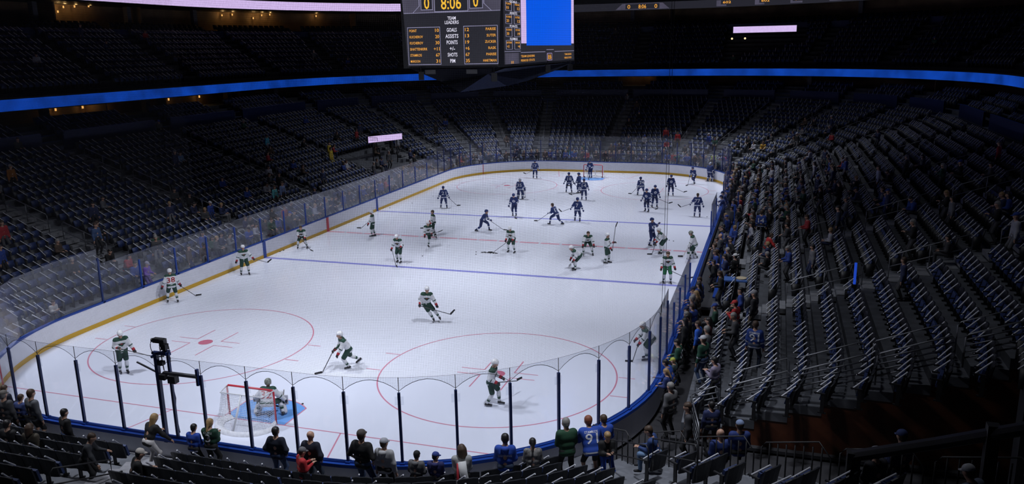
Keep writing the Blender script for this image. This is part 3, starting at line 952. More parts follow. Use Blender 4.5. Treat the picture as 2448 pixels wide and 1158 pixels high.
# ------------------------------------------------------------------ handrails
def pipe(q, pts, r=.024): q.tube(pts, r, 6)
def rail_thing(lab, x, y, z, rz, pts_list, m=M_STEEL, nm='handrail', group=None, r=.022, posts_=None, cat='handrail'):
    t = thing(nm, lab, cat, (x, y, z), rz, group)
    q = MB()
    for p in pts_list: pipe(q, p, r)
    q.obj('rails', m, t, True)
    if posts_:
        q = MB()
        for p in posts_: pipe(q, p, r * 1.1)
        q.obj('uprights', m, t, True)
k = 0
SIDE = {}
for s in AIS:
    (bx, by), n = rim(s); rz = math.atan2(n[1], n[0])
    if s < S3: side = ('right', round(by))
    elif s > S6: side = ('left', round(by))
    else: side = ('far', 0)
    segs = [(3, 6), (7, 10), (11, 14)] if side[0] != 'far' else [(4, 8), (10, 14)]
    k += 1
    for j, (a, c) in enumerate(segs):
        D = LOW_D[a]; z = LOW_Z[a]
        dz = LOW_Z[c] - z; dd = LOW_D[c] - D
        if side[0] == 'far': lab = f'steel aisle handrail in the {nth(k - 4)} far-end aisle from the right, {nth(j + 1)} segment up'
        else:
            kk = k if side[0] == 'right' else 19 - k
            lab = f'steel aisle handrail in the {nth(kk)} {side[0]}-side aisle, {nth(j + 1)} segment up'
        rail_thing(lab, bx + D * n[0], by + D * n[1], z, rz,
                   [[(0, 0, 0), (0, 0, .9), (.1, 0, 1.0), (dd - .1, 0, dz + .95), (dd, 0, dz + .85), (dd, 0, dz)], [(0, 0, .5), (dd, 0, dz + .45)]],
                   group='aisle handrails', posts_=[[(dd / 2, 0, dz / 2), (dd / 2, 0, dz / 2 + .95)]])
# panels of steel rails along the cut edge of the right stand beside the tunnel
sl = .355
xs = [(14.35, 15.15), (15.5, 17.2), (17.45, 19.3), (19.55, 21.5), (21.75, 23.75), (24.0, 26.0), (26.3, 28.3)]
for i, (a, c) in enumerate(xs):
    for yy, rr, lab in ((6.08, 5, 'front'), (7.15, 1, 'rear')):
        z = z_low(a - HW + .2) ; d = c - a; dz = d * sl
        lst = [[(0, 0, .05), (0, 0, .95), (.08, 0, 1.05), (d - .08, 0, dz + 1.05), (d, 0, dz + .95), (d, 0, dz * .9 + .05)]]
        for r_ in range(1, rr): lst.append([(0, 0, 1.05 - .18 * r_), (d, 0, dz + 1.05 - .18 * r_)])
        rail_thing(f'steel pipe guardrail, {nth(i + 1)} from the ice, in the {lab} line above the tunnel', a, yy, z, 0, lst, M_STEEL, 'guardrail', 'tunnel guardrails', .025 if rr > 1 else .02, cat='guardrail')
rail_thing('short slanted steel guardrail at the foot of the right stand', 14.3, 6.1, .45, math.radians(-75), [[(0, 0, 0), (0, 0, .95), (.1, 0, 1.05), (1.5, 0, .75), (1.6, 0, .6), (1.6, 0, -.3)]] + [[(0, 0, 1.05 - .2 * j), (1.6, 0, .68 - .2 * j)] for j in range(1, 5)], M_STEEL, 'guardrail', 'tunnel guardrails', .025, cat='guardrail')
# black baluster fences along the near stand's edge of the tunnel
for i in range(7):
    D = 0.25 + 1.95 * i; an = math.radians(-34.5); z = .35 if i == 0 else .62 + .318 * (D - 1.42); d = 1.75; dz = 0.318 * d * (1 if i else .6)
    x, y = SX + (RC + D) * math.cos(an), RC + (RC + D) * math.sin(an)
    top = [(0, 0, 0), (0, 0, .85), (.12, 0, 1.0), (d - .3, 0, dz + .98), (d, 0, dz + .7), (d, 0, dz)]
    lst = [top] + [[(d * j / 8, 0, dz * j / 8), (d * j / 8, 0, dz * j / 8 + .95)] for j in range(1, 8)]
    rail_thing(f'black baluster fence, {nth(i + 1)} from the ice, on the near side of the tunnel', x, y, z, an, lst, M_BLACK, 'baluster_fence', 'tunnel baluster fences', .018, cat='fence')
# near-stand aisles: one by the blond woman, one at the corner
def near_rail(lab, x, y, z, rz): rail_thing(lab, x, y, z, rz, [[(0, 0, 0), (0, 0, .9), (1.5, 0, 1.4), (1.6, 0, 1.3), (1.6, 0, .5)], [(0, 0, .5), (1.6, 0, 1.0)]], M_BLACK, 'handrail', 'near handrails', .02)
near_rail('black handrail in the near aisle below the blond woman', .2, -2.9, .95, math.radians(-100))
near_rail('black handrail in the corner aisle below the dark-hoodie fan', 12.6, 1.75, .95, math.radians(-42.5))
near_rail('second black handrail up the corner aisle', 13.9, .55, 1.75, math.radians(-42.5))
# heavy black barrier at the lower right
t = thing('barrier_rail', 'thick black sloping barrier rail across the lower right seats', 'barrier', (0, 0, 0))
q = MB(); q.tube([(18.25, -1.75, 4.0), (19.6, -2.5, 4.85), (20.9, -3.6, 5.9)], .12, 8); q.obj('top_rail', M_BLACK, t)
q = MB(); q.add([(18.25, -1.75, 2.0), (18.25, -1.75, 4.0), (18.0, -3.2, 4.0), (18.0, -3.2, 2.4)], [(0, 1, 2, 3)]); q.obj('end_panel', M_BLACK, t)
for c_, d_ in (((18.25, -1.75, 3.0), (.25, .25, 2.2)), ((20.3, -3.1, 4.2), (.2, .2, 2.8))):
    q = MB(); q.box(c_, d_); q.obj('post', M_BLACK, t)
t = thing('support_column', 'tall dark column at the right edge beside the tunnel wall', 'column', (22.9, 3.6, 0))
q = MB(); q.box((0, 0, 3.3), (.6, .5, 6.6)); q.obj('column_shaft', mat('column_dark', (.035, .036, .045), .6), t)
q = MB(); q.box((0, 0, .1), (.8, .7, .3)); q.obj('column_base', M_BLACK, t)
# grey treads in the near aisles
q = MB()
for (ax, ay, dx, dy, w_) in ((-.55, -.6, .3, -1.0, 1.2), (12.05, 1.55, .737, -.676, 1.1)):
    for j in range(6):
        z = NZZ[max(0, min(j, 12))]
        q.box((ax + dx * .85 * j, ay + dy * .85 * j, z + .02 + .0), (w_, .8, .06), 0, math.atan2(dy, dx) + math.pi / 2)
struct('near_aisle_floor', q, mat('tread_light', (.24, .24, .26), .6, noise=.15, nscale=5))
q = MB(); sweep(q, samples(S7 - PER - 4, S1 + 7, 1.0), [(.125, .30), (.22, .30), (.22, .38), (.125, .38)]); struct('board_foot_trim', q, mat('trim_white', (.5, .5, .52), .5))

# ------------------------------------------------------------------ seats
# seat in local space: x along the row, y backwards (away from the ice), z up from the tread
def seat_parts():
    P = {}
    q = MB(); n = 5
    fr = []; bk = []
    for i in range(n):
        x = -.262 + .524 * i / (n - 1); c = .05 * (2 * x / .524) ** 2
        for z, yy in ((.38, .12), (.66, .17), (.91 - .04 * (2 * x / .524) ** 4, .22)):
            fr.append((x, yy - c, z)); bk.append((x, yy - c + .04, z))
    o = len(fr)
    fs = []
    for i in range(n - 1):
        for j in range(2):
            a = i * 3 + j
            fs.append((a, a + 3, a + 4, a + 1)); fs.append((o + a, o + a + 1, o + a + 4, o + a + 3))
        fs.append((i * 3 + 2, i * 3 + 5, o + i * 3 + 5, o + i * 3 + 2))
    for i in (0, n - 1):
        for j in range(2): fs.append((i * 3 + j, i * 3 + j + 1, o + i * 3 + j + 1, o + i * 3 + j))
    q.add(fr + bk, fs); P['backrest'] = q
    q = MB(); q.box((0, -.03, .56), (.43, .07, .36), 0, 0, Matrix.Rotation(math.radians(-14), 3, 'X')); P['seat_cushion'] = q
    q = MB(); q.box((.275, -.09, .62), (.05, .30, .035)); q.box((.275, .0, .33), (.035, .10, .60)); q.box((.262, 0, .04), (.05, .22, .04)); P['armrest'] = q
    return P
SP = seat_parts()
SEAT_MATS = {'backrest': M_SEATK, 'seat_cushion': M_SEATB, 'armrest': M_BLACK}
seat_me = {k: v.mesh(k, [SEAT_MATS[k]]) for k, v in SP.items()}
stick_len = .62
def stick_mesh():
    q = MB(); q.tube([(.27, -.22, .58), (.06, .165, .945)], .021, 8); return q
STK = stick_mesh()
stick_me = STK.mesh('noise_stick', [M_STICK])

slots = []   # x, y, z, rz, region, row, idx, side
def add_slot(s, D, z, reg, row, idx):
    (bx, by), n = rim(s)
    slots.append([bx + D * n[0], by + D * n[1], z, math.atan2(n[1], n[0]) - math.pi / 2, reg, row, idx])
def aisle_clear(s, D, wd=.85):
    for a in AIS:
        (x0, y0), n = rim(a); (x1, y1), m = rim(s)
        dx = x1 + D * m[0] - x0 - D * n[0]; dy = y1 + D * m[1] - y0 - D * n[1]
        if dx * dx + dy * dy < wd * wd: return False
    return True
def row_fill(a, c, D, z, reg, row, pitch=.55, clear=.85):
    s = a; idx = 0
    while s < c:
        (bx, by), n = rim(s)
        curved = (S1 < s % PER < S2) or (S3 < s < S4) or (S5 < s < S6) or (S7 < s % PER < S8)
        if aisle_clear(s, D, clear):
            idx += 1; add_slot(s, D, z, reg, row, idx)
        s += pitch * (RC / (RC + D) if curved else 1.0)
for i in range(NR - 1):
    D = LOW_D[i] + .42; z = LOW_Z[i]
    row_fill(s_right(8.6) - 2.2, S3, D, z, 'right', i + 1)
    row_fill(S3 + .1, S6, D, z, 'far', i + 1)
    row_fill(S6 + .1, s_left(7.0), D, z, 'left', i + 1)
# near stand rows
def near_rows():
    for k in range(NN):
        D = (.95 if k == 0 else NRD[k] + .42); z = NZZ[k]
        s = S7 - PER; idx = 0
        while s < S1 + 14:
            curved = not (-SX < s < S1)
            (bx, by), n = rim(s)
            x, y = bx + D * n[0], by + D * n[1]
            ok = not (x > SX and math.degrees(math.atan2(y - RC, x - SX)) > -36.0 - 12.0 / (RC + D))
            # aisles
            for (ax, ay, dx, dy, w_) in ((-.55, -.6, .3, -1.0, .85), (12.05, 1.55, .737, -.676, .68)):
                t_ = (x - ax) * dx + (y - ay) * dy
                if math.hypot(x - ax - t_ * dx / (dx * dx + dy * dy), y - ay - t_ * dy / (dx * dx + dy * dy)) < w_ and t_ > -1.5: ok = False
            if ok:
                idx += 1; slots.append([x, y, z, math.atan2(n[1], n[0]) - math.pi / 2, 'near', k + 1, idx])
            s += .56 * (RC / (RC + D) if curved else 1.0)
near_rows()
for k in range(3):
    row_fill(s_right(12), s_left(4), 18.35 + .9 * k, 6.5 + .35 * k, 'club', k + 1, clear=1.6)
for k in range(1, 10):
    row_fill(s_right(12), s_left(4), UP_D[k] + .45, UP_Z[k], 'upper', k, clear=.95)
for k in range(2):
    row_fill(s_right(20), s_left(6), 30.6 + k, 14.2 + .3 * k, 'suite', k + 1, .7)
slots = [q_ for q_ in slots if not (-20.6 < q_[0] < -16.2 and 46.0 < q_[1] < 55.0 and q_[2] > 1.2)]
slots = [q_ for q_ in slots if not (9.8 < q_[0] < 19.3 and q_[1] > 83.5 and q_[4] == 'upper')]
rs = random.Random(3)
vis = []
for q_ in slots:
    px, py, c = project(q_[0], q_[1], q_[2] + .6)
    q_.append(c)
    if -160 < px < 2608 and -120 < py < 1290: vis.append(q_)
inview = [q_ for q_ in vis if 0 < project(q_[0], q_[1], q_[2] + .9)[0] < 2448 and 0 < project(q_[0], q_[1], q_[2] + .9)[1] < 1156]
inview.sort(key=lambda q_: q_[7])
seat_ind = inview[:300]
ind_ids = {id(q_) for q_ in seat_ind}
TXT = {'near': 'near end', 'right': 'right stand', 'left': 'left stand', 'far': 'far end', 'club': 'club level', 'upper': 'upper deck', 'suite': 'suite level'}
FR = {'near': 'from the left', 'right': 'from the tunnel', 'left': 'from the far end', 'far': 'from the right'}
seat0 = None
for q_ in seat_ind:
    lab = f'empty dark folding seat, {nth(q_[6])} {FR[q_[4]]} in {nth(q_[5])} row of {TXT[q_[4]]}'
    if seat0 is None:
        seat0 = thing('stadium_seat', lab, 'seat', q_[:3], q_[3], 'folding seats in the stands')
        for k_, me in seat_me.items(): link(k_, me, seat0)
    else:
        o = copy_tree(seat0); o.location = q_[:3]; o.rotation_euler = (0, 0, q_[3]); o['label'] = lab
def bulk(name, tmpl, lst, mats, parent_kind=True):
    V = np.array(tmpl.v, dtype=np.float64); F = tmpl.f; nv = len(V)
    A = np.array([[*q_[:3], q_[3]] for q_ in lst])
    cs, sn = np.cos(A[:, 3]), np.sin(A[:, 3])
    X = V[None, :, 0] * cs[:, None] - V[None, :, 1] * sn[:, None] + A[:, 0:1]
    Y = V[None, :, 0] * sn[:, None] + V[None, :, 1] * cs[:, None] + A[:, 1:2]
    Z = V[None, :, 2] + A[:, 2:3]
    co = np.stack([X, Y, Z], -1).reshape(-1, 3)
    me = bpy.data.meshes.new(name)
    ls = np.array([len(f) for f in F]); flat = np.concatenate([np.array(f) for f in F])
    N = len(lst)
    loops = (flat[None, :] + (np.arange(N) * nv)[:, None]).reshape(-1)
    tot = np.tile(ls, N); start = np.concatenate([[0], np.cumsum(tot)[:-1]])
    me.vertices.add(len(co)); me.vertices.foreach_set('co', co.astype(np.float32).ravel())
    me.loops.add(len(loops)); me.loops.foreach_set('vertex_index', loops.astype(np.int32))
    me.polygons.add(len(tot)); me.polygons.foreach_set('loop_start', start.astype(np.int32)); me.polygons.foreach_set('loop_total', tot.astype(np.int32))
    for m in mats: me.materials.append(m)
    if len(mats) > 1: me.polygons.foreach_set('material_index', np.tile(np.array(tmpl.m, dtype=np.int32), N))
    me.update(calc_edges=True)
    return link(name, me)
simple = MB()
simple.box((0, .17, .64), (.525, .05, .52), 0, 0, Matrix.Rotation(math.radians(-12), 3, 'X'))
simple.box((0, -.03, .56), (.43, .07, .36), 1, 0, Matrix.Rotation(math.radians(-14), 3, 'X'))
simple.box((.262, -.04, .36), (.04, .30, .55), 2)
rest = [q_ for q_ in vis if id(q_) not in ind_ids]
o = bulk('stadium_seating', simple, rest, [M_SEATK, M_SEATB, M_BLACK])
tag(o, 'remaining rows of dark folding seats round the whole bowl', 'seats', kind='stuff')

# white sticks left on the seats
def stick_ok(q_):
    return rs.random() > (.12 if q_[4] in ('left', 'right', 'far') else .2) and q_[4] != 'suite'
stk = [q_ for q_ in vis if stick_ok(q_)]
stk_iv = [q_ for q_ in inview if q_ in stk][:300] if False else None
sset = {id(q_) for q_ in stk}
stk_ind = [q_ for q_ in inview if id(q_) in sset][:300]
sid = {id(q_) for q_ in stk_ind}
s0 = None
for q_ in stk_ind:
    lab = f'white stick lying over the {nth(q_[6])} seat {FR[q_[4]]} in {nth(q_[5])} row, {TXT[q_[4]]}'
    if s0 is None:
        s0 = link('noise_stick', stick_me); tag(s0, lab, 'stick', 'white sticks left on the seats'); o = s0
    else:
        o = s0.copy(); col.objects.link(o); o['label'] = lab
    o.location = q_[:3]; o.rotation_euler = (0, 0, q_[3] + rs.uniform(-.2, .2))
st6 = MB(); st6.tube([(.27, -.22, .58), (.06, .165, .945)], .021, 4)
rest2 = [[q_[0], q_[1], q_[2], q_[3] + rs.choice([0, 0, 1]) * rs.uniform(-.5, .5) + rs.uniform(-.1, .1)] for q_ in stk if id(q_) not in sid]
o = bulk('seat_sticks', st6, rest2, [M_STICK])
tag(o, 'remaining white sticks lying on the seats round the bowl', 'sticks', kind='stuff')

t = thing('tube_light', 'glowing blue upright tube light between seat rows on the right', 'lamp', (19.6, 14.4, 2.75))
q = MB(); q.tube([(0, 0, .36), (0, 0, 1.2)], .05, 10); q.obj('light_tube', mat('tube_blue', (.01, .05, .42), emis=1.0), t)
q = MB(); q.box((0, 0, .18), (.2, .2, .36)); q.obj('base', M_BLACK, t)

# ------------------------------------------------------------------ pucks
PUCKS = [(-3.61, 25.60, 'beside the one-legged skater'), (0.90, 5.00, 'right of the near goal crease'), (-6.38, 4.08, 'near the left end of the goal line'), (-12.9, 24.52, 'at the left boards past the blue line'), (-12.86, 24.86, 'farther of two at the left boards'), (10.29, 33.15, 'left of two by the right benches'), (10.58, 32.98, 'right of two by the right benches'), (-12.50, 39.23, 'beyond the far blue line at the left boards'), (-11.65, 41.61, 'left of the number 21 skater'), (-2.19, 44.94, 'right of the far goalie in the left circle'), (-0.57, 26.75, 'nearer of two left of the puck pile'), (-0.78, 27.34, 'farther of two left of the puck pile'), (2.40, 60.3, 'at the far boards right of the goal'), (-5.0, 56.65, 'at the stick of the number 17 skater'), (12.01, 41.13, 'by the far right bench'), (-11.2, 44.9, 'near the left boards in the far corner')]
pk = MB(); pk.cyl((0, 0, 0), .038, .0254, 14)
pk_me = pk.mesh('puck', [M_PUCK])
for x, y, wh in PUCKS:
    o = link('puck', pk_me); o.location = (x, y, .002); tag(o, 'black puck ' + wh, 'puck', 'loose pucks')
for i in range(28):
    x = -.42 + 1.05 * i / 28 + rs.uniform(-.03, .03); y = 27.30 + rs.uniform(-.13, .13) * (1 if 4 < i < 25 else .3)
    o = link('puck', pk_me); o.location = (x, y, .002 + (.026 if i % 4 == 0 and 3 < i < 26 else 0)); tag(o, 'black puck in the pile at centre ice', 'puck', 'puck pile at centre ice')

# ------------------------------------------------------------------ figures: bodies grown as one smooth surface over a posed skeleton
def smooth_min(ds, k):
    m = ds.min(0)
    return m - k * np.log(np.exp(-(ds - m) / k).sum(0))
def dists(P, prims):
    out = []
    for (a, b, ra, rb, _) in prims:
        a = np.asarray(a, float); b = np.asarray(b, float); ab = b - a
        L2 = max((ab ** 2).sum(), 1e-9)
        t = np.clip(((P - a) @ ab) / L2, 0, 1)
        d = np.linalg.norm(P - a - t[..., None] * ab, axis=-1) - (ra + (rb - ra) * t)
        out.append(d)
    return np.array(out)
def surf(prims, h=.025, k=.02, cut=None):
    """naive surface nets over a smooth union of round cones"""
    pts = np.array([p for q_ in prims for p in (q_[0], q_[1])]); rr = max(max(q_[2], q_[3]) for q_ in prims) + 2 * h
    lo = pts.min(0) - rr; hi = pts.max(0) + rr
    n = np.ceil((hi - lo) / h).astype(int) + 1
    g = np.stack(np.meshgrid(*[lo[i] + h * np.arange(n[i]) for i in range(3)], indexing='ij'), -1)
    F = smooth_min(dists(g, prims), k)
    if cut is not None: F = np.maximum(F, cut(g))
    S = F < 0
    c = [(i, j, l) for i in (0, 1) for j in (0, 1) for l in (0, 1)]
    sl_ = lambda A, o: A[o[0]:A.shape[0] - 1 + o[0], o[1]:A.shape[1] - 1 + o[1], o[2]:A.shape[2] - 1 + o[2]]
    cnt = sum(sl_(S, o).astype(int) for o in c)
    act = (cnt > 0) & (cnt < 8)
    idx = -np.ones(act.shape, int); ii = np.argwhere(act); idx[act] = np.arange(len(ii))
    acc = np.zeros((len(ii), 3)); num = np.zeros(len(ii))
    for o in c:
        for ax in range(3):
            if o[ax]: continue
            o2 = list(o); o2[ax] = 1
            f0 = F[ii[:, 0] + o[0], ii[:, 1] + o[1], ii[:, 2] + o[2]]; f1 = F[ii[:, 0] + o2[0], ii[:, 1] + o2[1], ii[:, 2] + o2[2]]
            x = (f0 < 0) != (f1 < 0)
            t = np.where(x, f0 / np.where(x, f0 - f1, 1), 0)
            p = np.array(o, float)[None, :].repeat(len(ii), 0); p[:, ax] += t
            acc[x] += p[x]; num[x] += 1
    V = lo + h * (ii + acc / num[:, None])
    faces = []
    for ax in range(3):
        b_, c_ = [(1, 2), (2, 0), (0, 1)][ax]
        A0 = np.take(S, range(0, S.shape[ax] - 1), ax); A1 = np.take(S, range(1, S.shape[ax]), ax)
        e = np.argwhere(A0 != A1)
        e = e[(e[:, b_] > 0) & (e[:, c_] > 0) & (e[:, b_] < act.shape[b_]) & (e[:, c_] < act.shape[c_])]
        sgn = A0[e[:, 0], e[:, 1], e[:, 2]]
        def gi(db, dc):
            q2 = e.copy(); q2[:, b_] += db; q2[:, c_] += dc
            return idx[q2[:, 0], q2[:, 1], q2[:, 2]]
        qd = np.stack([gi(-1, -1), gi(0, -1), gi(0, 0), gi(-1, 0)], 1)
        qd[~sgn] = qd[~sgn][:, ::-1]
        faces.append(qd)
    Fq = np.concatenate(faces)
    Fq = Fq[(Fq >= 0).all(1)]
    return V, Fq
def build(name, prims, mats, h=.025, k=.02, cut=None, matf=None, extra=None):
    V, Fq = surf(prims, h, k, cut)
    verts = [tuple(v) for v in V]; fcs = [tuple(int(i) for i in f) for f in Fq]
    mi = None
    if matf is not None:
        ctr = V[Fq].mean(1)
        ds = dists(ctr, prims); near = ds.argmin(0)
        tags = np.array([p[4] for p in prims])[near]
        tt = np.zeros(len(ctr))
        for j, pr in enumerate(prims):
            sel = near == j
            if sel.any():
                a = np.asarray(pr[0], float); ab = np.asarray(pr[1], float) - a
                tt[sel] = np.clip(((ctr[sel] - a) @ ab) / max((ab ** 2).sum(), 1e-9), 0, 1)
        mi = list(matf(tags, tt, ctr).astype(int))
    if extra is not None and extra.v:
        o = len(verts); verts += extra.v; fcs += [tuple(i + o for i in f) for f in extra.f]
        mi = (mi or [0] * len(Fq)) + extra.m
    me = bpy.data.meshes.new(name); me.from_pydata(verts, [], fcs)
    for m in mats: me.materials.append(m)
    me.polygons.foreach_set('use_smooth', [True] * len(fcs))
    if mi is not None: me.polygons.foreach_set('material_index', mi)
    me.update()
    return me

def ik(a, c, l1, l2, pole):
    a, c, pole = Vector(a), Vector(c), Vector(pole)
    d = c - a; ln = d.length
    if ln > (l1 + l2) * .995:
        c = a + d * ((l1 + l2) * .995 / ln); d = c - a; ln = d.length
    ln = max(ln, abs(l1 - l2) + .02)
    x = (l1 * l1 - l2 * l2 + ln * ln) / (2 * ln)
    hh = math.sqrt(max(l1 * l1 - x * x, 0))
    u = d.normalized(); pv = (pole - u * pole.dot(u))
    pv = pv.normalized() if pv.length > 1e-4 else Vector((0, 1, 0))
    return a + u * x + pv * hh, c

def skeleton(P):
    """P: pelvis, lean (fwd), side, feet (left, right), hands (left, right), yaw of head, nod, seated"""
    pel = Vector(P.get('p', (0, 0, .98)))
    ln, sd, tw = P.get('lean', .08), P.get('side', 0), P.get('twist', 0)
    T = Vector((math.sin(sd), math.sin(ln) * math.cos(sd), math.cos(ln) * math.cos(sd))).normalized()
    X = Vector((math.cos(tw), math.sin(tw), 0)); X = (X - T * X.dot(T)).normalized()
    Fd = T.cross(X) * -1 if (T.cross(X)).y < 0 else T.cross(X)
    Fd = X.cross(T) * -1
    S = {'pel': pel, 'T': T, 'X': X, 'F': Fd}
    S['chest'] = pel + T * .34; S['neck'] = pel + T * .50
    S['sh'] = [S['neck'] - X * .185 - T * .05, S['neck'] + X * .185 - T * .05]
    nod = P.get('nod', 0.1); hy = P.get('hy', 0)
    Td = (T * .45 + Vector((0, 0, .55)) + Fd * .25 * (1 if nod > .2 else .4)).normalized()
    S['head'] = S['neck'] + Td * .185
    hf = Vector((math.sin(hy), math.cos(hy), -math.tan(nod))).normalized()
    S['hf'] = hf
    hipx = Vector((1, 0, 0))
    S['hip'] = [pel - hipx * .095, pel + hipx * .095]
    feet = P.get('feet', ((-.15, 0, 0), (.15, 0, 0)))
    S['ank'] = []; S['knee'] = []; S['fdir'] = []
    fd = P.get('fdir', (0, 0))
    for i in range(2):
        ft = Vector(feet[i]); fy = fd[i]
        S['fdir'].append(Vector((math.sin(fy), math.cos(fy), P.get('fpitch', (0, 0))[i])).normalized())
        ank = ft + Vector((0, 0, P.get('ah', .10)))
        kn, ank = ik(S['hip'][i], ank, .45, .44, P.get('kp', (Vector((-.15, 1, .1)), Vector((.15, 1, .1))))[i])
        S['knee'].append(kn); S['ank'].append(ank)
    hands = P.get('hands', ((-.32, .12, .86), (.32, .12, .86)))
    S['elb'] = []; S['wr'] = []
    for i in range(2):
        el, wr = ik(S['sh'][i], hands[i], .29, .27, P.get('ep', (Vector((-.35, -.8, -.5)), Vector((.35, -.8, -.5))))[i])
        S['elb'].append(el); S['wr'].append(wr)
    return S

def hand_mesh(q, wr, el, mi=0, sc_=1.0, curl=.5, side=1):
    d = (wr - el).normalized()
    a = Vector((0, 0, 1)) if abs(d.z) < .8 else Vector((0, 1, 0))
    e1 = d.cross(a).normalized(); e2 = e1.cross(d).normalized()
    palm = wr + d * .085 * sc_
    q.tube([wr - d * .02, wr + d * .03 * sc_, palm], .030 * sc_, 7, mi)
    for j, (o, ln, r) in enumerate(((-.027, .070, .0085), (-.009, .080, .009), (.009, .076, .0088), (.027, .060, .008))):
        b0 = palm + e1 * o * sc_
        b1 = b0 + d * ln * .5 * sc_ - e2 * .012 * sc_
        b2 = b1 + (d * (1 - curl) - e2 * curl).normalized() * ln * .5 * sc_
        q.tube([b0 - d * .02, b1, b2], r * sc_, 5, mi)
    t0 = wr + d * .025 * sc_ + e1 * side * .022 * sc_
    q.tube([t0, t0 + (d * .7 + e1 * side * .8).normalized() * .035 * sc_, t0 + (d + e1 * side * .4).normalized() * .068 * sc_ - e2 * .01], .0105 * sc_, 5, mi)

SKIN = [mat('skin_light', (.46, .27, .19), .5), mat('skin_tan', (.32, .18, .12), .5), mat('skin_dark', (.10, .055, .035), .5)]
M_EYE = mat('eye_dark', (.02, .015, .015), .3); M_LIP = mat('lip', (.30, .10, .09), .5)
HAIR = {'brown': mat('hair_brown', (.05, .028, .016), .6), 'black': mat('hair_black', (.012, .010, .010), .5), 'blond': mat('hair_blond', (.30, .19, .085), .55), 'grey': mat('hair_grey', (.22, .21, .2), .6), 'red': mat('hair_red', (.20, .06, .03), .6)}
WG = mat('jersey_white', (.66, .67, .70), .75); GRN = mat('team_green', (.012, .055, .035), .75); RDD = mat('team_red', (.35, .015, .025), .7)
NVY = mat('team_navy', (.012, .030, .135), .7); WH = mat('stripe_white', (.66, .67, .72), .7); BLK = mat('gear_black', (.014, .014, .017), .5)
BLADE = mat('skate_blade', (.55, .56, .6), .3, metal=.7)

def head_prims(S, r=1.0):
    H = S['head']; hf = S['hf']; up = Vector((0, 0, 1)); up = (up - hf * up.dot(hf)).normalized(); rt = hf.cross(up)
    S['hup'] = up; S['hrt'] = rt
    return [(H + up * .045 - hf * .012, H + up * .03 + hf * .015, .088 * r, .088 * r, 'head'), (H - up * .03 + hf * .03, H - up * .085 + hf * .045, .066 * r, .040 * r, 'head'),
            (H + hf * .095, H - up * .03 + hf * .112, .012, .015, 'nose'), (H + rt * .088, H - up * .03 + rt * .085, .014, .010, 'head'), (H - rt * .088, H - up * .03 - rt * .085, .014, .010, 'head'),
            (S['neck'] - S['T'] * .02, H - up * .04, .058, .055, 'neck')]
def face_extra(q, S, mi_e=1, mi_l=2):
    H, hf, up, rt = S['head'], S['hf'], S['hup'], S['hrt']
    for s in (-1, 1): q.ball(H + hf * .083 + rt * .033 * s + up * .012, .0105, mi_e, 6)
    q.ball(H + hf * .083 - up * .055, .018, mi_l, 6, (1.0, .5, .3))
def body_mesh(S, skin, h, legs=True, bare=(False, False), kid=1.0):
    pr = head_prims(S)
    T = S['T']
    pr += [(S['pel'], S['chest'], .10, .11, 'torso'), (S['sh'][0], S['sh'][1], .07, .07, 'torso')]
    for i in range(2):
        pr += [(S['sh'][i], S['elb'][i], .048, .040, 'arm'), (S['elb'][i], S['wr'][i], .038, .027, 'arm')]
        if legs: pr += [(S['hip'][i], S['knee'][i], .075, .052, 'leg'), (S['knee'][i], S['ank'][i], .052, .036, 'leg')]
    q = MB(); face_extra(q, S)
    for i in range(2): hand_mesh(q, S['wr'][i], S['elb'][i], 0, 1.0, .55, 1 if i == 0 else -1)
    return build('body', pr, [skin, M_EYE, M_LIP], h, .018, extra=q)

# jersey for a skater; material chosen by body zone
def jersey_mesh(S, team, h, bulk=1.0, mats=None, matf=None, sleeves=1.0, short=False):
    T, X = S['T'], S['X']
    pel, ch = S['pel'], S['chest']
    b = bulk
    pr = [(pel - X * .09 - T * .03, pel + X * .09 - T * .03, .135 * b, .135 * b, 'hem'), (pel - X * .085 + T * .16, pel + X * .085 + T * .16, .13 * b, .13 * b, 'mid'), (ch - X * .11, ch + X * .11, .135 * b, .135 * b, 'chest'), (S['sh'][0] + X * .03, S['sh'][1] - X * .03, .088 * b, .088 * b, 'yoke')]
    for i in range(2):
        pr += [(S['sh'][i], S['elb'][i], .088 * b, .070 * b, 'upper')]
        if not short: pr += [(S['elb'][i], S['elb'][i].lerp(S['wr'][i], sleeves), .068 * b, .056 * b, 'fore')]
    def mf(tags, tt, c):
        hh = (c - np.array(pel)) @ np.array(T)
        m = np.zeros(len(c))
        if team == 'W':
            m[(hh > .435) & ((tags == 'yoke') | (tags == 'chest') | ((tags == 'upper') & (tt < .12)))] = 1
            m[((tags == 'hem') | (tags == 'mid')) & (hh > -.055) & (hh < .005)] = 1
            m[((tags == 'hem') | (tags == 'mid')) & (hh > .03) & (hh < .048)] = 1
            m[(tags == 'fore') & (tt > .02) & (tt < .24)] = 1
        else:
            m[((tags == 'hem') | (tags == 'mid')) & (hh > -.095) & (hh < -.04)] = 1
            m[(tags == 'fore') & (tt > .10) & (tt < .36)] = 1
        return m
    if mats is None: mats = [WG, GRN] if team == 'W' else [NVY, WH]
    V = build('jersey', pr, mats, h, .03, matf=matf or mf, cut=lambda g: -((g - np.array(pel)) @ np.array(T)) - .145)
    return V

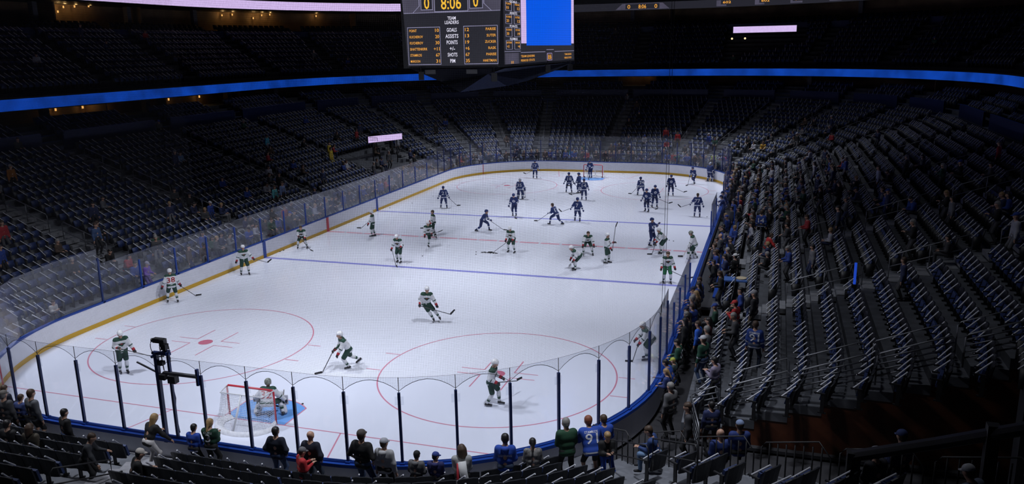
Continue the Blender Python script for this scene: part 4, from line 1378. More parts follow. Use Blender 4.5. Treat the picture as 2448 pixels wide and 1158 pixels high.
def project_text(me, s, ctr, X, U, N, size, width, mats, name):
    """drape flat lettering on the cloth: ctr origin, X right, U up, N outwards"""
    import bmesh
    v, f, wd = text_mesh(s)
    bm = bmesh.new()
    vs = [bm.verts.new((p[0] * width / wd, p[1] * size, 0)) for p in v]
    for fc in f:
        try: bm.faces.new([vs[i] for i in fc])
        except ValueError: pass
    for ax, n_ in ((0, width), (1, size)):
        k = -n_ / 2
        while k < n_ / 2:
            geom = bm.verts[:] + bm.edges[:] + bm.faces[:]
            nn = (1, 0, 0) if ax == 0 else (0, 1, 0)
            co = (k, 0, 0) if ax == 0 else (0, k, 0)
            bmesh.ops.bisect_plane(bm, geom=geom, plane_co=co, plane_no=nn)
            k += .045
    bvh = BVHTree.FromPolygons([p.co.copy() for p in me.vertices], [tuple(p.vertices) for p in me.polygons])
    for p in bm.verts:
        o = ctr + X * p.co.x + U * p.co.y
        hit = bvh.ray_cast(o + N * .6, -N, 1.2)
        p.co = (hit[0] if hit[0] is not None else o) + N * .009
    out = bpy.data.meshes.new(name); bm.to_mesh(out); bm.free()
    for m in mats: out.materials.append(m)
    return out
def drape_poly(me, polys, ctr, X, U, N, mats, name):
    import bmesh
    bm = bmesh.new()
    for pts, mi in polys:
        vs = [bm.verts.new((x, y, mi * .3)) for x, y in pts]
        fc = bm.faces.new(vs); fc.material_index = mi
    bmesh.ops.triangulate(bm, faces=bm.faces[:])
    for ax in (0, 1):
        for j in range(-4, 5):
            k = j * .04 + .003
            bmesh.ops.bisect_plane(bm, geom=bm.verts[:] + bm.edges[:] + bm.faces[:], plane_co=((k, 0, 0) if ax == 0 else (0, k, 0)), plane_no=((1, 0, 0) if ax == 0 else (0, 1, 0)))
    bvh = BVHTree.FromPolygons([p.co.copy() for p in me.vertices], [tuple(p.vertices) for p in me.polygons])
    for p in bm.verts:
        o = ctr + X * p.co.x + U * p.co.y
        lift = .008 + p.co.z * .02
        hit = bvh.ray_cast(o + N * .6, -N, 1.2)
        p.co = (hit[0] if hit[0] is not None else o) + N * lift
    out = bpy.data.meshes.new(name); bm.to_mesh(out); bm.free()
    for m in mats: out.materials.append(m)
    return out
BOLT = [([(.11 * math.cos(i * math.pi / 10), .11 * math.sin(i * math.pi / 10)) for i in range(20)], 0),
        ([(.05, .10), (-.05, .0), (-.005, .0), (-.045, -.10), (.055, .015), (.008, .015)], 1)]
BEAR = [([(-.15, .055), (-.05, .07), (.04, .075), (.15, .05), (.08, .0), (.05, -.05), (0, -.085), (-.03, -.05), (-.09, -.02), (-.11, .01)], 0), ([(-.06, .05), (.05, .055), (.03, .02), (-.03, .01)], 1)]

def leg_parts(S, t, team, h, goalie=False, pants=None):
    pr = [(S['hip'][0], S['hip'][1], .125, .125, 'hip')]
    for i in range(2):
        kk = S['hip'][i].lerp(S['knee'][i], .86)
        pr.append((S['hip'][i], kk, .115, .098, 'thigh'))
    link('pants', build('pants', pr, [pants or (mat('pants_green', (.010, .045, .032), .7) if team == 'W' else mat('pants_navy', (.012, .024, .10), .7))], h, .02), t)
    for i in range(2):
        d = S['fdir'][i]
        kn, an = S['knee'][i], S['ank'][i]
        if goalie:
            up = (kn - an).normalized(); sd = d.cross(up).normalized()
            q = MB()
            c0 = an - up * .02 + d * .10; c1 = kn + up * .20 + d * .10
            pr = [(c0 - sd * .05, c1 - sd * .055, .075, .085, 'pad'), (c0 + sd * .05, c1 + sd * .055, .075, .085, 'pad')]
            mp = build('leg_pad', pr, [mat('pad_white', (.62, .62, .66), .6), NVY if team == 'B' else GRN], h, .02, matf=lambda tg, tt, c: ((tt > .42) & (tt < .60)).astype(float))
            link('leg_pad', mp, t)
        pr = [(kn, kn.lerp(an, .35), .068, .070, 'sock'), (kn.lerp(an, .35), an + (kn - an) * .12, .070, .050, 'sock')]
        A = np.array(kn); AB = np.array(an - kn); L2 = (AB ** 2).sum()
        def mf(tg, tt, c):
            u = ((c - A) @ AB) / L2
            if team == 'W': return (((u > .52) & (u < .70)) | ((u > .44) & (u < .475))).astype(float)
            return (((u > .40) & (u < .62))).astype(float)
        link('sock', build('sock', pr, [WG, GRN] if team == 'W' else [NVY, WH], h * .8, .015, matf=mf), t)
        toe = an - Vector((0, 0, .035)) + d * .17
        up = Vector((0, 0, 1)); up = (up - d * up.dot(d)).normalized()
        pr = [(an + (kn - an) * .18, an - up * .01, .046, .044, 'boot'), (an - up * .02 - d * .03, toe, .043, .036, 'boot')]
        skt = link('skate', build('skate', pr, [BLK], h * .75, .012), t)
        q = MB()
        c = an - up * .075 + d * .06
        M = Matrix((d.cross(up), d, up)).transposed()
        q.box(c - up * .008, (.006, .29, .026), 0, 0, M); q.box(c + up * .015 - d * .08, (.02, .05, .03), 0, 0, M); q.box(c + up * .015 + d * .08, (.02, .05, .03), 0, 0, M)
        q.obj('skate_blade', BLADE, skt)
def glove_mesh(S, i, m, h):
    w_, e = S['wr'][i], S['elb'][i]; d = (w_ - e).normalized()
    a = Vector((0, 0, 1)) if abs(d.z) < .8 else Vector((0, 1, 0)); e1 = d.cross(a).normalized(); e2 = e1.cross(d)
    pr = [(w_ - d * .08, w_ - d * .02, .062, .058, 'cuff'), (w_, w_ + d * .075, .050, .048, 'palm'), (w_ + d * .02 + e1 * .04, w_ + d * .08 + e1 * .055, .022, .02, 'thumb')]
    for o in (-.035, -.012, .012, .035): pr.append((w_ + d * .08 + e1 * o, w_ + d * .115 + e1 * o - e2 * .045, .0165, .015, 'finger'))
    return build('glove', pr, m, h, .008, matf=(lambda tg, tt, c: (tg == 'cuff').astype(float)) if len(m) > 1 else None)
def helmet(S, t, m, cage=False, h=.016):
    H, hf, up, rt = S['head'], S['hf'], S['hup'], S['hrt']
    pr = [(H + up * .055 - hf * .025, H + up * .05 + hf * .022, .112, .106, 'shell'), (H - hf * .05, H + up * .03 - hf * .05, .098, .1, 'shell')]
    Hn, hn, un = np.array(H), np.array(hf), np.array(up)
    cut = lambda g: np.maximum(-((g - Hn) @ un) - .045, np.minimum(.028 - ((g - Hn) @ un), ((g - Hn) @ hn) - .015))
    hm = link('helmet', build('helmet', pr, [m], h, .01, cut=cut), t)
    if cage:
        q = MB()
        for zz in (-.07, -.04, -.01, .02):
            q.tube([H + up * zz + (hf * math.cos(a) + rt * math.sin(a)) * .125 for a in (-1.2, -.8, -.4, 0, .4, .8, 1.2)], .004, 4)
        for a in (-.8, -.4, 0, .4, .8): q.tube([H + up * .03 + (hf * math.cos(a) + rt * math.sin(a)) * .12, H - up * .09 + (hf * math.cos(a) + rt * math.sin(a)) * .11], .004, 4)
        pr = [(H - up * .06 + hf * .03, H - up * .09 + hf * .05, .088, .06, 'chin')]
        q.obj('face_cage', mat('cage_steel', (.35, .35, .38), .35, metal=.6), hm)
def hair_prims(S, style):
    H, hf, up, rt = S['head'], S['hf'], S['hup'], S['hrt']
    pr = [(H + up * .055 - hf * .02, H + up * .05 + hf * .012, .099, .093, 'h'), (H - hf * .03, H - up * .03 - hf * .035, .088, .075, 'h')]
    if style == 'long': pr += [(H - hf * .05, H - up * .26 - hf * .085, .085, .05, 'h'), (H - hf * .04 + rt * .05, H - up * .2 - hf * .05 + rt * .07, .055, .035, 'h'), (H - hf * .04 - rt * .05, H - up * .2 - hf * .05 - rt * .07, .055, .035, 'h')]
    if style == 'curly': pr += [(H - hf * .04 + rt * .05, H - up * .13 - hf * .04 + rt * .07, .075, .06, 'h'), (H - hf * .04 - rt * .05, H - up * .13 - hf * .04 - rt * .07, .075, .06, 'h'), (H - hf * .07, H - up * .17 - hf * .07, .08, .07, 'h')]
    if style == 'pony': pr += [(H - hf * .10, H - up * .22 - hf * .14, .038, .028, 'h')]
    return pr
def hair_mesh(S, style, m, h):
    H, hf, up = S['head'], S['hf'], S['hup']
    Hn, hn, un = np.array(H), np.array(hf), np.array(up)
    cut = lambda g: np.minimum(.035 - ((g - Hn) @ un), ((g - Hn) @ hn) - .03)
    return build('hair', hair_prims(S, style), [m], h, .012, cut=cut)
def cap_mesh(S, m, h):
    H, hf, up, rt = S['head'], S['hf'], S['hup'], S['hrt']
    Hn, un = np.array(H), np.array(up)
    pr = [(H + up * .055 - hf * .02, H + up * .05 + hf * .012, .103, .098, 'c')]
    q = MB()
    vs = []
    for i in range(9):
        a = -1.0 + 2.0 * i / 8
        base = H + up * .05 + (hf * math.cos(a) + rt * math.sin(a)) * .095
        vs += [base, base + hf * (.085 * math.cos(a * 1.3) + .01) - up * .022, ]
    vs2 = [v + up * .008 for v in vs]
    n = len(vs)
    q.add(vs + vs2, [(2 * i, 2 * i + 2, 2 * i + 3, 2 * i + 1) for i in range(8)] + [(n + 2 * i, n + 2 * i + 1, n + 2 * i + 3, n + 2 * i + 2) for i in range(8)] + [(2 * i + 1, 2 * i + 3, n + 2 * i + 3, n + 2 * i + 1) for i in range(8)])
    return build('cap', pr, [m], h, .01, cut=lambda g: .03 - ((g - Hn) @ un), extra=q)

WOOD_ST = mat('stick_shaft', (.05, .05, .055), .4); TAPE = mat('stick_tape', (.02, .02, .022), .7); GSTK = mat('goalie_stick', (.55, .5, .45), .5)
def make_stick(lab, loc, rz, butt, heel, bdir, goalie=False):
    t = thing('hockey_stick', lab, 'hockey stick', loc, rz, 'hockey sticks')
    butt, heel, bd_ = Vector(butt), Vector(heel), Vector(bdir).normalized()
    q = MB(); q.tube([butt, heel], .016 if not goalie else .02, 6); q.obj('shaft', GSTK if goalie else WOOD_ST, t)
    q = MB()
    d = (heel - butt).normalized(); up = (d * -1 - bd_ * (-d).dot(bd_)).normalized(); sd = bd_.cross(up)
    hh = .075 if not goalie else .1
    pts = []
    for j in range(5):
        f = j / 4; c = heel + bd_ * (.29 * f) + sd * .03 * f * f
        for zz in (-.012, hh - .02 * f): 
            for k2 in (-.006, .006): pts.append(c + up * zz + sd * k2)
    fs = []
    for j in range(4):
        a = j * 4
        for m_, n_ in ((0, 1), (1, 3), (3, 2), (2, 0)): fs.append((a + m_, a + n_, a + 4 + n_, a + 4 + m_))
    fs += [(0, 2, 3, 1), (16, 17, 19, 18)]
    q.add(pts, fs); q.obj('blade', TAPE, t)

# poses: local space, person faces +y, +x is their right hand
V3 = Vector
POSE = {
 'carry': dict(lean=.16, nod=.5, feet=((-.10, .05, 0), (.14, -.08, 0)), hands=((-.40, .22, .92), (.16, .26, 1.16)), st=((.12, .25, 1.12), (-1.15, .35, .45), (-1, .3, 0))),
 'glide': dict(lean=.20, nod=.25, p=(0, 0, .93), feet=((-.24, .16, 0), (.20, -.10, 0)), hands=((-.42, .10, .88), (.42, .16, .84)), st=((.30, .16, .90), (1.15, .55, .02), (1, .3, 0))),
 'reach': dict(lean=.14, nod=.15, p=(0, 0, .92), feet=((-.20, .12, 0), (.20, -.10, 0)), hands=((-.50, .22, .90), (.42, .05, .80)), st=((-.40, .22, .95), (-1.25, .35, .60), (-.8, .2, .7))),
 'crouchstick': dict(lean=.62, nod=.1, p=(0, -.14, .80), feet=((-.30, .05, 0), (.30, 0, 0)), hands=((-.22, .36, .72), (.12, .42, .86)), st=((.14, .42, .92), (-.62, .75, .02), (-.6, .6, 0))),
 'upright_side': dict(lean=.06, nod=.1, p=(0, 0, .97), feet=((-.10, .08, 0), (.12, -.10, 0)), hands=((-.24, .30, .86), (.24, .26, .96)), st=((.24, .30, 1.0), (-.35, .75, .66), (-.5, .7, .2))),
 'lookdown': dict(lean=.32, nod=.6, p=(0, -.04, .95), feet=((-.14, .06, 0), (.14, -.05, 0)), hands=((-.26, .30, 1.02), (.36, .24, .82)), st=((.34, .22, .84), (-.25, .85, .02), (-.6, .5, 0))),
 'kick': dict(lean=.40, nod=.2, p=(0, -.05, .93), feet=((-.02, .0, 0), (-.75, -.32, .42)), fpitch=(0, -.2), hands=((-.18, .30, .86), (.30, .32, .84)), st=((.3, .3, .86), (-.6, .45, 1.0), (-1, 0, .2))),
 'poke': dict(lean=.42, nod=.6, p=(0, -.08, .90), feet=((-.24, .05, 0), (.24, .0, 0)), hands=((-.22, .30, .84), (.28, .22, .80)), st=((-.1, .28, .9), (1.0, .62, .02), (.8, .3, 0))),
 'bentlow': dict(lean=.95, nod=.3, p=(0, -.28, .86), feet=((-.16, .05, 0), (.16, -.05, 0)), hands=((-.22, .18, .62), (.22, .18, .62)), st=((-.30, .2, .66), (.80, .1, .05), (.6, -.5, 0))),
 'kneesrest': dict(lean=.78, nod=.1, p=(0, -.22, .86), feet=((-.30, .05, 0), (.30, .05, 0)), hands=((-.34, .28, .62), (.34, .28, .62)), ep=(V3((-1, -.1, .2)), V3((1, -.1, .2))), st=((-.5, .32, .62), (.95, .36, .62), (1, .1, 0))),
 'stickup': dict(lean=.04, nod=.05, p=(0, 0, .97), feet=((-.10, .10, 0), (.12, -.10, 0)), hands=((-.20, .40, 1.22), (.18, .32, .84)), st=((.05, .34, .75), (-.28, .45, 2.15), (0, .3, 1))),
 'bentstick': dict(lean=.70, nod=.2, p=(0, -.20, .90), feet=((-.16, .05, 0), (.16, -.05, 0)), hands=((-.24, .38, .78), (.20, .40, .80)), st=((-.24, .36, .95), (-.18, .62, .02), (.2, 1, 0))),
 'hold': dict(lean=.14, nod=.25, p=(0, 0, .95), feet=((-.18, .08, 0), (.18, -.06, 0)), hands=((-.38, .16, .84), (.36, .22, .90)), st=((.30, .24, .96), (-1.0, .5, .35), (-.9, .2, .3))),
 'goaliewalk': dict(lean=.38, nod=.35, p=(0, -.06, .90), feet=((-.16, .20, 0), (.18, -.18, 0)), hands=((-.30, .34, .70), (.30, .20, .72)), st=((.28, .1, 1.2), (.2, .62, .05), (0, 1, 0)), g=1),
 'goaliestand': dict(lean=.18, nod=.2, p=(0, 0, .92), feet=((-.22, .05, 0), (.22, 0, 0)), hands=((-.34, .26, .84), (.36, .22, .80)), st=((.36, .2, 1.1), (.30, .62, .05), (-1, .2, 0)), g=1),
 'goaliecrouch': dict(lean=.50, nod=.1, p=(0, -.16, .56), feet=((-.46, .02, 0), (.46, .02, 0)), hands=((-.52, .26, .56), (.56, .20, .44)), kp=(V3((-.5, 1, 0)), V3((.5, 1, 0))), st=((.52, .15, .9), (.30, .55, .05), (-1, .2, 0)), g=1),
 'carve': dict(lean=.20, side=-.12, nod=.12, p=(.12, 0, .92), feet=((-.55, .12, 0), (-.22, .05, 0)), hands=((-.36, .25, .80), (.40, .10, .92)), st=((.38, .14, .84), (-.95, .5, .42), (-.7, .1, .8))),
 'stride': dict(lean=.52, nod=.05, p=(0, .0, .82), feet=((-.10, .04, 0), (.25, -.50, .10)), fpitch=(0, -.6), hands=((-.20, .50, .68), (.14, .52, .80)), st=((.12, .5, .9), (-.02, 1.10, .02), (.0, 1, 0))),
 'coast': dict(lean=.22, nod=.35, p=(0, -.02, .92), feet=((-.14, .24, 0), (.12, -.16, 0)), hands=((-.22, .32, .98), (.22, .26, .96)), st=((.1, .22, .92), (-.9, .72, .60), (-.8, .3, 0))),
 'lunge': dict(lean=.58, nod=.05, p=(0, -.05, .78), feet=((-.22, .38, 0), (.20, -.48, 0)), hands=((-.10, .52, .80), (.22, .40, .90)), st=((.2, .42, .92), (-.15, 1.45, .12), (0, 1, 0))),
 'armsup': dict(lean=.0, nod=0, p=(0, 0, .96), feet=((-.14, .10, 0), (.14, -.08, 0)), hands=((-.28, .34, 1.42), (.18, .40, 1.34)), ep=(V3((-.6, 0, -1)), V3((.6, 0, -1)))),
}
PLAYERS = [
 ('w1', 'W', -7.56, 5.67, -123, 'carry', 'white skater nearest the left corner, looking down, left of the camera rig', None),
 ('w38', 'W', -12.11, 13.88, 47, 'glide', 'white skater number 38 seen from behind by the left boards', '38'),
 ('w3', 'W', -11.77, 19.34, -133, 'reach', 'white skater facing us by the left boards before the blue line', None),
 ('w4', 'W', -11.98, 25.67, -157, 'crouchstick', 'bareheaded white skater crouching by the left boards between blue and red lines', None),
 ('w5', 'W', -9.05, 29.75, -252, 'upright_side', 'white skater standing on the red line near the left boards, facing left', None),
 ('w6', 'W', -4.33, 23.90, -184, 'lookdown', 'white skater looking down just beyond the near blue line', None),
 ('w7', 'W', -4.23, 27.86, -136, 'kick', 'white skater standing on one leg, stretching the other back', None),
 ('w8', 'W', -5.06, 30.81, -236, 'upright_side', 'bareheaded white skater right behind the one-legged skater', None),
 ('w9', 'W', 1.41, 27.76, -192, 'poke', 'white skater reaching his stick to the puck pile', None),
 ('w10', 'W', 6.11, 24.75, -237, 'bentlow', 'white skater bent low with hands on knees, facing left', None),
 ('w11', 'W', 6.07, 28.14, -159, 'kneesrest', 'bareheaded white skater leaning on his knees with stick across them', None),
 ('w12', 'W', 7.53, 26.59, -89, 'stickup', 'white skater holding his stick straight up', None),
 ('w13', 'W', 10.27, 29.57, -248, 'bentstick', 'white skater bent over his stick behind the bareheaded one', '22'),
 ('w14', 'W', 11.39, 23.33, -158, 'hold', 'bareheaded white skater in bright green pants facing us near the right boards', None),
 ('w15', 'W', 12.25, 28.75, -265, 'goaliewalk', 'white goalie with green pads walking along the right bench', None),
 ('w16', 'W', 1.69, 14.43, -148, 'carve', 'white skater alone in open ice, gliding towards us', None),
 ('w17', 'W', 0.86, 8.48, -225, 'stride', 'white skater striding left between the two near circles', '2'),
 ('w18', 'W', 7.44, 6.70, -85, 'coast', 'white skater coasting through the near right circle', None),
 ('w32', 'W', 0.32, 3.86, 18, 'goaliecrouch', 'white goalie number 32 crouched in front of the near goal', '32'),
 ('w20', 'W', 12.0, 12.37, -247, 'bentstick', 'white skater bent over behind the near right glass', None),
 ('b17', 'B', -5.33, 55.97, 6, 'hold', 'blue skater number 17 farthest back at the far boards', '17'),
 ('b35', 'B', -3.45, 45.06, 2, 'goaliestand', 'blue goalie with white pads in the far left circle', '35'),
 ('b3', 'B', -1.80, 38.39, -177, 'lookdown', 'blue skater facing us in front of the blue goalie', None),
 ('b21', 'B', -8.20, 40.16, 33, 'glide', 'blue skater number 21 leftmost of the blue team', '21'),
 ('b5', 'B', -2.36, 33.01, -90, 'lunge', 'blue skater lunging right between the red and far blue lines', None),
 ('b18', 'B', -0.22, 48.99, 24, 'glide', 'blue skater number 18 seen from behind, left of number 14', '18'),
 ('b62', 'B', 0.72, 48.76, 83, 'upright_side', 'blue skater half hidden behind number 14', None),
 ('b14', 'B', 1.81, 45.78, 13, 'hold', 'blue skater number 14 seen from behind before the far goal', '14'),
 ('b9', 'B', -0.18, 57.3, -198, 'lookdown', 'blue skater standing in the mouth of the far goal', None),
 ('b13', 'B', 1.97, 36.21, 75, 'lunge', 'bareheaded blue skater number 13 crouching left at the far blue line', '13'),
 ('b7', 'B', 3.21, 37.51, 3, 'reach', 'blue skater number 7 with stick raised left', '7'),
 ('b74', 'B', 5.98, 49.02, 29, 'crouchstick', 'blue skater number 74 in the far right circle seen from behind', '74'),
 ('b23', 'B', 7.50, 42.21, -202, 'hold', 'blue skater facing us, left one of a close pair', None),
 ('b24', 'B', 7.8, 43.92, -152, 'hold', 'blue skater right behind another in a close pair', None),
 ('b27', 'B', 8.38, 49.31, -163, 'hold', 'blue skater facing us in the far right circle', None),
 ('b77', 'B', 11.31, 40.98, 0, 'reach', 'bareheaded blue skater number 77 with arms spread near the far bench', '77'),
 ('b10', 'B', 9.68, 55.66, -205, 'stride', 'blue skater leaning into a stride at the far right corner', None),
 ('b88', 'B', 10.88, 57.33, -26, 'goaliestand', 'blue goalie with white pads standing in the far right corner', None),
 ('b2', 'B', 9.40, 31.43, -112, 'armsup', 'blue skater raising both hands on the red line', '2'),
]
BARE = {'w4', 'w8', 'w11', 'w14', 'b77', 'b13'}
for key, team, x, y, rz, pose, lab, num in PLAYERS:
    dist = math.hypot(x - CAM[0], y - CAM[1])
    h = .019 if dist < 38 else (.024 if dist < 52 else .03)
    P = POSE[pose]; g = P.get('g')
    S = skeleton(P)
    t = thing('person', lab, 'person', (x, y, 0), math.radians(rz), 'skaters on the ice')
    link('body', body_mesh(S, SKIN[0], h), t)
    jm = jersey_mesh(S, team, h, 1.12 if g else 1.0)
    jo = link('jersey', jm, t)
    leg_parts(S, t, team, h, g, mat('pants_bright_green', (.008, .13, .05), .7) if key == 'w14' else None)
    for i in range(2):
        gm = [BLK, RDD] if team == 'W' else [NVY, WH]
        link('glove', glove_mesh(S, i, gm, .011 if dist < 38 else .015), t)
        if g:
            q = MB(); w_ = S['wr'][i]; q.box(w_ + S['F'] * .06, (.2, .05, .34) if i else (.2, .07, .24)); q.obj('blocker' if i else 'catching_glove', mat('pad_white', (.62, .62, .66), .6), t)
    if key in BARE: link('hair', hair_mesh(S, 'short', HAIR['brown'], .018), t)
    else: helmet(S, t, (mat('helmet_white', (.75, .75, .78), .3) if team == 'W' else NVY) if key not in ('w32', 'w15', 'b35', 'b88') else mat('mask_' + team, (.22, .24, .2) if team == 'W' else (.4, .42, .5), .4, noise=.6, nscale=14), bool(g))
    T, X, N = S['T'], S['X'], -S['F']
    if num:
        mt = [RDD] if team == 'W' else [WH]
        mm = project_text(jm, num, S['pel'] + T * .26, X, T, N, .27, .19 * len(num) if len(num) > 1 else .18, mt, 'jersey_number')
        link('jersey_number', mm, jo)
        nmn = {'14': 'MAROON', '38': 'HARTMAN', '32': 'STALOCK'}.get(num)
        if nmn: link('name_strip', project_text(jm, nmn, S['pel'] + T * .46, X, T, N, .055, .3, [GRN] if team == 'W' else [WH], 'name_strip'), jo)
    if pose not in ('goaliecrouch',):
        if team == 'W': link('chest_crest', drape_poly(jm, BEAR, S['pel'] + T * .27, -X, T, -N, [GRN, RDD], 'chest_crest'), jo)
        else: link('chest_crest', drape_poly(jm, BOLT, S['pel'] + T * .27, -X, T, -N, [WH, NVY], 'chest_crest'), jo)
    if 'st' in P:
        b_, h_, bd_ = P['st']
        make_stick(' '.join(('hockey stick of the ' + lab.split(',')[0]).split()[:16]), (x, y, 0), math.radians(rz), b_, h_, bd_, g and team == 'W')

# ------------------------------------------------------------------ spectators
def cloth_leg(S, m, h, short=False):
    pr = [(S['hip'][0], S['hip'][1], .110, .110, 'hip')]
    for i in range(2):
        kn, an = S['knee'][i], S['ank'][i]
        pr += [(S['hip'][i], kn, .094, .068, 'thigh')]
        if not short: pr += [(kn, an + (kn - an) * .06, .066, .054, 'calf')]
    return build('trousers', pr, [m], h, .018)
def shoe_mesh(S, m, h, side=0):
    pr = []
    for i in (side,):
        an, d = S['ank'][i], S['fdir'][i]
        pr += [(an - Vector((0, 0, .03)), an - Vector((0, 0, .055)) + d * .15, .045, .036, 'shoe')]
    return build('shoe', pr, [m], h, .01)
FPOSE = {
 'stand': dict(lean=.03, nod=.12, p=(0, 0, .90), ah=.08, hands=((-.27, .08, .80), (.27, .08, .80))),
 'rail': dict(lean=.10, nod=.3, p=(0, 0, .90), ah=.08, hands=((-.17, .34, 1.02), (.17, .34, 1.02))),
 'phone': dict(lean=.05, nod=.25, p=(0, 0, .90), ah=.08, hands=((-.08, .32, 1.18), (.10, .32, 1.16))),
 'pockets': dict(lean=.0, nod=.1, p=(0, 0, .90), ah=.08, hands=((-.22, .10, .90), (.22, .10, .90)), ep=(V3((-.7, -.7, 0)), V3((.7, -.7, 0)))),
 'lean': dict(lean=.42, nod=.3, p=(0, -.06, .88), ah=.08, hands=((-.20, .50, .98), (.42, .40, .84))),
 'sit': dict(lean=.02, nod=.2, p=(0, 0, .50), ah=.08, feet=((-.14, .46, 0), (.14, .46, 0)), hands=((-.14, .30, .64), (.14, .30, .64))),
 'sitlean': dict(lean=.35, nod=.3, p=(0, 0, .50), ah=.08, feet=((-.16, .42, 0), (.16, .46, 0)), hands=((-.06, .48, .66), (.08, .48, .66))),
 'reachup': dict(lean=.06, nod=-.05, p=(0, 0, .90), ah=.08, hands=((-.20, .34, 1.42), (.18, .34, 1.40)), ep=(V3((-.6, 0, -1)), V3((.6, 0, -1)))),
}
def fan(lab, x, y, z, rz, pose, height, topc, trc, hair=('short', 'brown'), short=False, tshort=False, num=None, name=None, skin=0, hood=False, tilt=0.0, h=.022, white_hem=False, cap=None, bulk=.82, stick=False, numm=None):
    S = skeleton(dict(FPOSE[pose], hy=tilt))
    t = thing('person', lab, 'person', (x, y, z), math.radians(rz), 'spectators')
    k = height / 1.72 if pose not in ('sit', 'sitlean') else 1.0
    t.scale = (k, k, k)
    link('body', body_mesh(S, SKIN[skin], h), t)
    if isinstance(topc, tuple): topc = mat('top_%02x%02x%02x' % tuple(int(c * 255) for c in topc), topc, .8)
    if isinstance(trc, tuple): trc = mat('trs_%02x%02x%02x' % tuple(int(c * 255) for c in trc), trc, .8)
    mf = None; ms = [topc, topc]
    if white_hem:
        ms = [topc, WH]
        pel, T = np.array(S['pel']), np.array(S['T'])
        def mf(tags, tt, c):
            hh = (c - pel) @ T
            return ((((tags == 'hem') | (tags == 'mid')) & (hh > -.1) & (hh < -.05)) | ((tags == 'fore') & (tt > .15) & (tt < .35))).astype(float)
    else:
        def mf(tags, tt, c): return np.zeros(len(c))
    jm = jersey_mesh(S, 'N', h, bulk, ms, mf, .93, short)
    jo = link('top', jm, t)
    link('trousers', cloth_leg(S, trc, h, tshort), t)
    for i in (0, 1): link('shoe', shoe_mesh(S, BLK, .02, i), t)
    if hair[0] != 'bald': link('hair', hair_mesh(S, hair[0], HAIR[hair[1]], .016), t)
    if cap: link('cap', cap_mesh(S, mat('cap_%02x%02x%02x' % tuple(int(c * 255) for c in cap), cap, .8), .016), t)
    T, X, N = S['T'], S['X'], -S['F']
    if hood:
        pr = [(S['neck'] - S['F'] * .10 - T * .02 - X * .05, S['neck'] - S['F'] * .10 - T * .02 + X * .05, .055, .055, 'hd'), (S['neck'] - S['F'] * .12 - T * .10, S['neck'] - S['F'] * .11 - T * .04, .05, .06, 'hd')]
        link('hood', build('hood', pr, [topc], .02, .02), t)
    if num: link('jersey_number', project_text(jm, num, S['pel'] + T * .27, X, T, N, .25, .16 * len(num), [numm or WH], 'jersey_number'), jo)
    if name: link('back_lettering', project_text(jm, name, S['pel'] + T * (.43 if num else .30), X, T, N, .06, min(.34, .055 * len(name)), [numm or WH], 'back_lettering'), jo)
    return t
def FZ(D): return .35 if D < 1.3 else .42 + .27 * int((D - 1.42) / .85 + 1)
# spectators at the near glass, left to right in the photograph
DNV = (.007, .010, .024); JEAN = (.035, .06, .13); BK = (.007, .007, .008); RB_ = (.012, .055, .33); GRY = (.10, .10, .105)
fan('girl with a hair bun at the far left of the near glass', -6.75, -.15, .35, 10, 'rail', 1.62, DNV, BK, ('short', 'brown'))
fan('man in grey cap and dark grey top at the left of the near glass', -5.98, -.75, .35, 8, 'stand', 1.80, (.05, .05, .055), BK, ('short', 'grey'), cap=(.10, .09, .08))
fan('dark-haired boy between two men at the left near glass', -5.85, -.35, .35, 5, 'rail', 1.5, (.03, .05, .16), BK, ('short', 'brown'))
fan('man in grey number 98 jersey and dark shorts at the left near glass', -5.1, -.55, .35, -12, 'stand', 1.86, (.085, .09, .10), BK, ('short', 'brown'), tshort=True, num='98', numm=BLK)
fan('blond woman in black top and white trousers leaning at the near glass', -.45, -.80, .38, -15, 'lean', 1.72, BK, (.52, .50, .50), ('long', 'blond'))
fan('short-haired child in blue jersey at the near glass beside the camera rig', .92, -.62, .35, 0, 'rail', 1.50, RB_, BK, ('short', 'black'), white_hem=True)
fan('ponytailed girl in green number 3 jersey at the near glass', 1.42, -.50, .35, 5, 'phone', 1.68, (.008, .045, .025), BK, ('pony', 'blond'), num='3', name='COYLE', white_hem=True)
fan('man in dark jacket and jeans behind the near goal', 3.64, -.50, .35, 5, 'pockets', 1.74, DNV, JEAN, ('short', 'black'))
fan('balding man in dark jacket right of the near goal', 4.78, -.56, .35, 0, 'pockets', 1.80, DNV, (.02, .03, .05), ('bald', ''), skin=0)
fan('man in black t-shirt, cap and blue jeans at the near glass', 6.30, -.48, .35, -5, 'pockets', 2.0, BK, JEAN, ('short', 'brown'), short=True, cap=(.06, .05, .045), bulk=.88)
fan('boy in white and black hoodie with backward cap at the near glass', 6.92, -.42, .35, 0, 'stand', 1.80, (.34, .34, .35), BK, ('short', 'brown'), hood=True, cap=(.30, .31, .34), tilt=.3)
fan('small child in grey hoodie with dark cap at the near glass', 7.80, -.35, .35, 0, 'rail', 1.50, GRY, BK, ('short', 'black'), hood=True, cap=BK)
fan('small child in dark blue hoodie and blue cap at the near glass', 8.32, -.25, .35, 10, 'phone', 1.50, (.012, .015, .09), BK, ('short', 'black'), hood=True, cap=(.02, .04, .2), tilt=.8)
fan('curly-haired woman with a white and red jersey over her shoulder', 9.02, -.12, .35, 20, 'phone', 1.75, (.28, .28, .28), BK, ('curly', 'brown'), tilt=-.4)
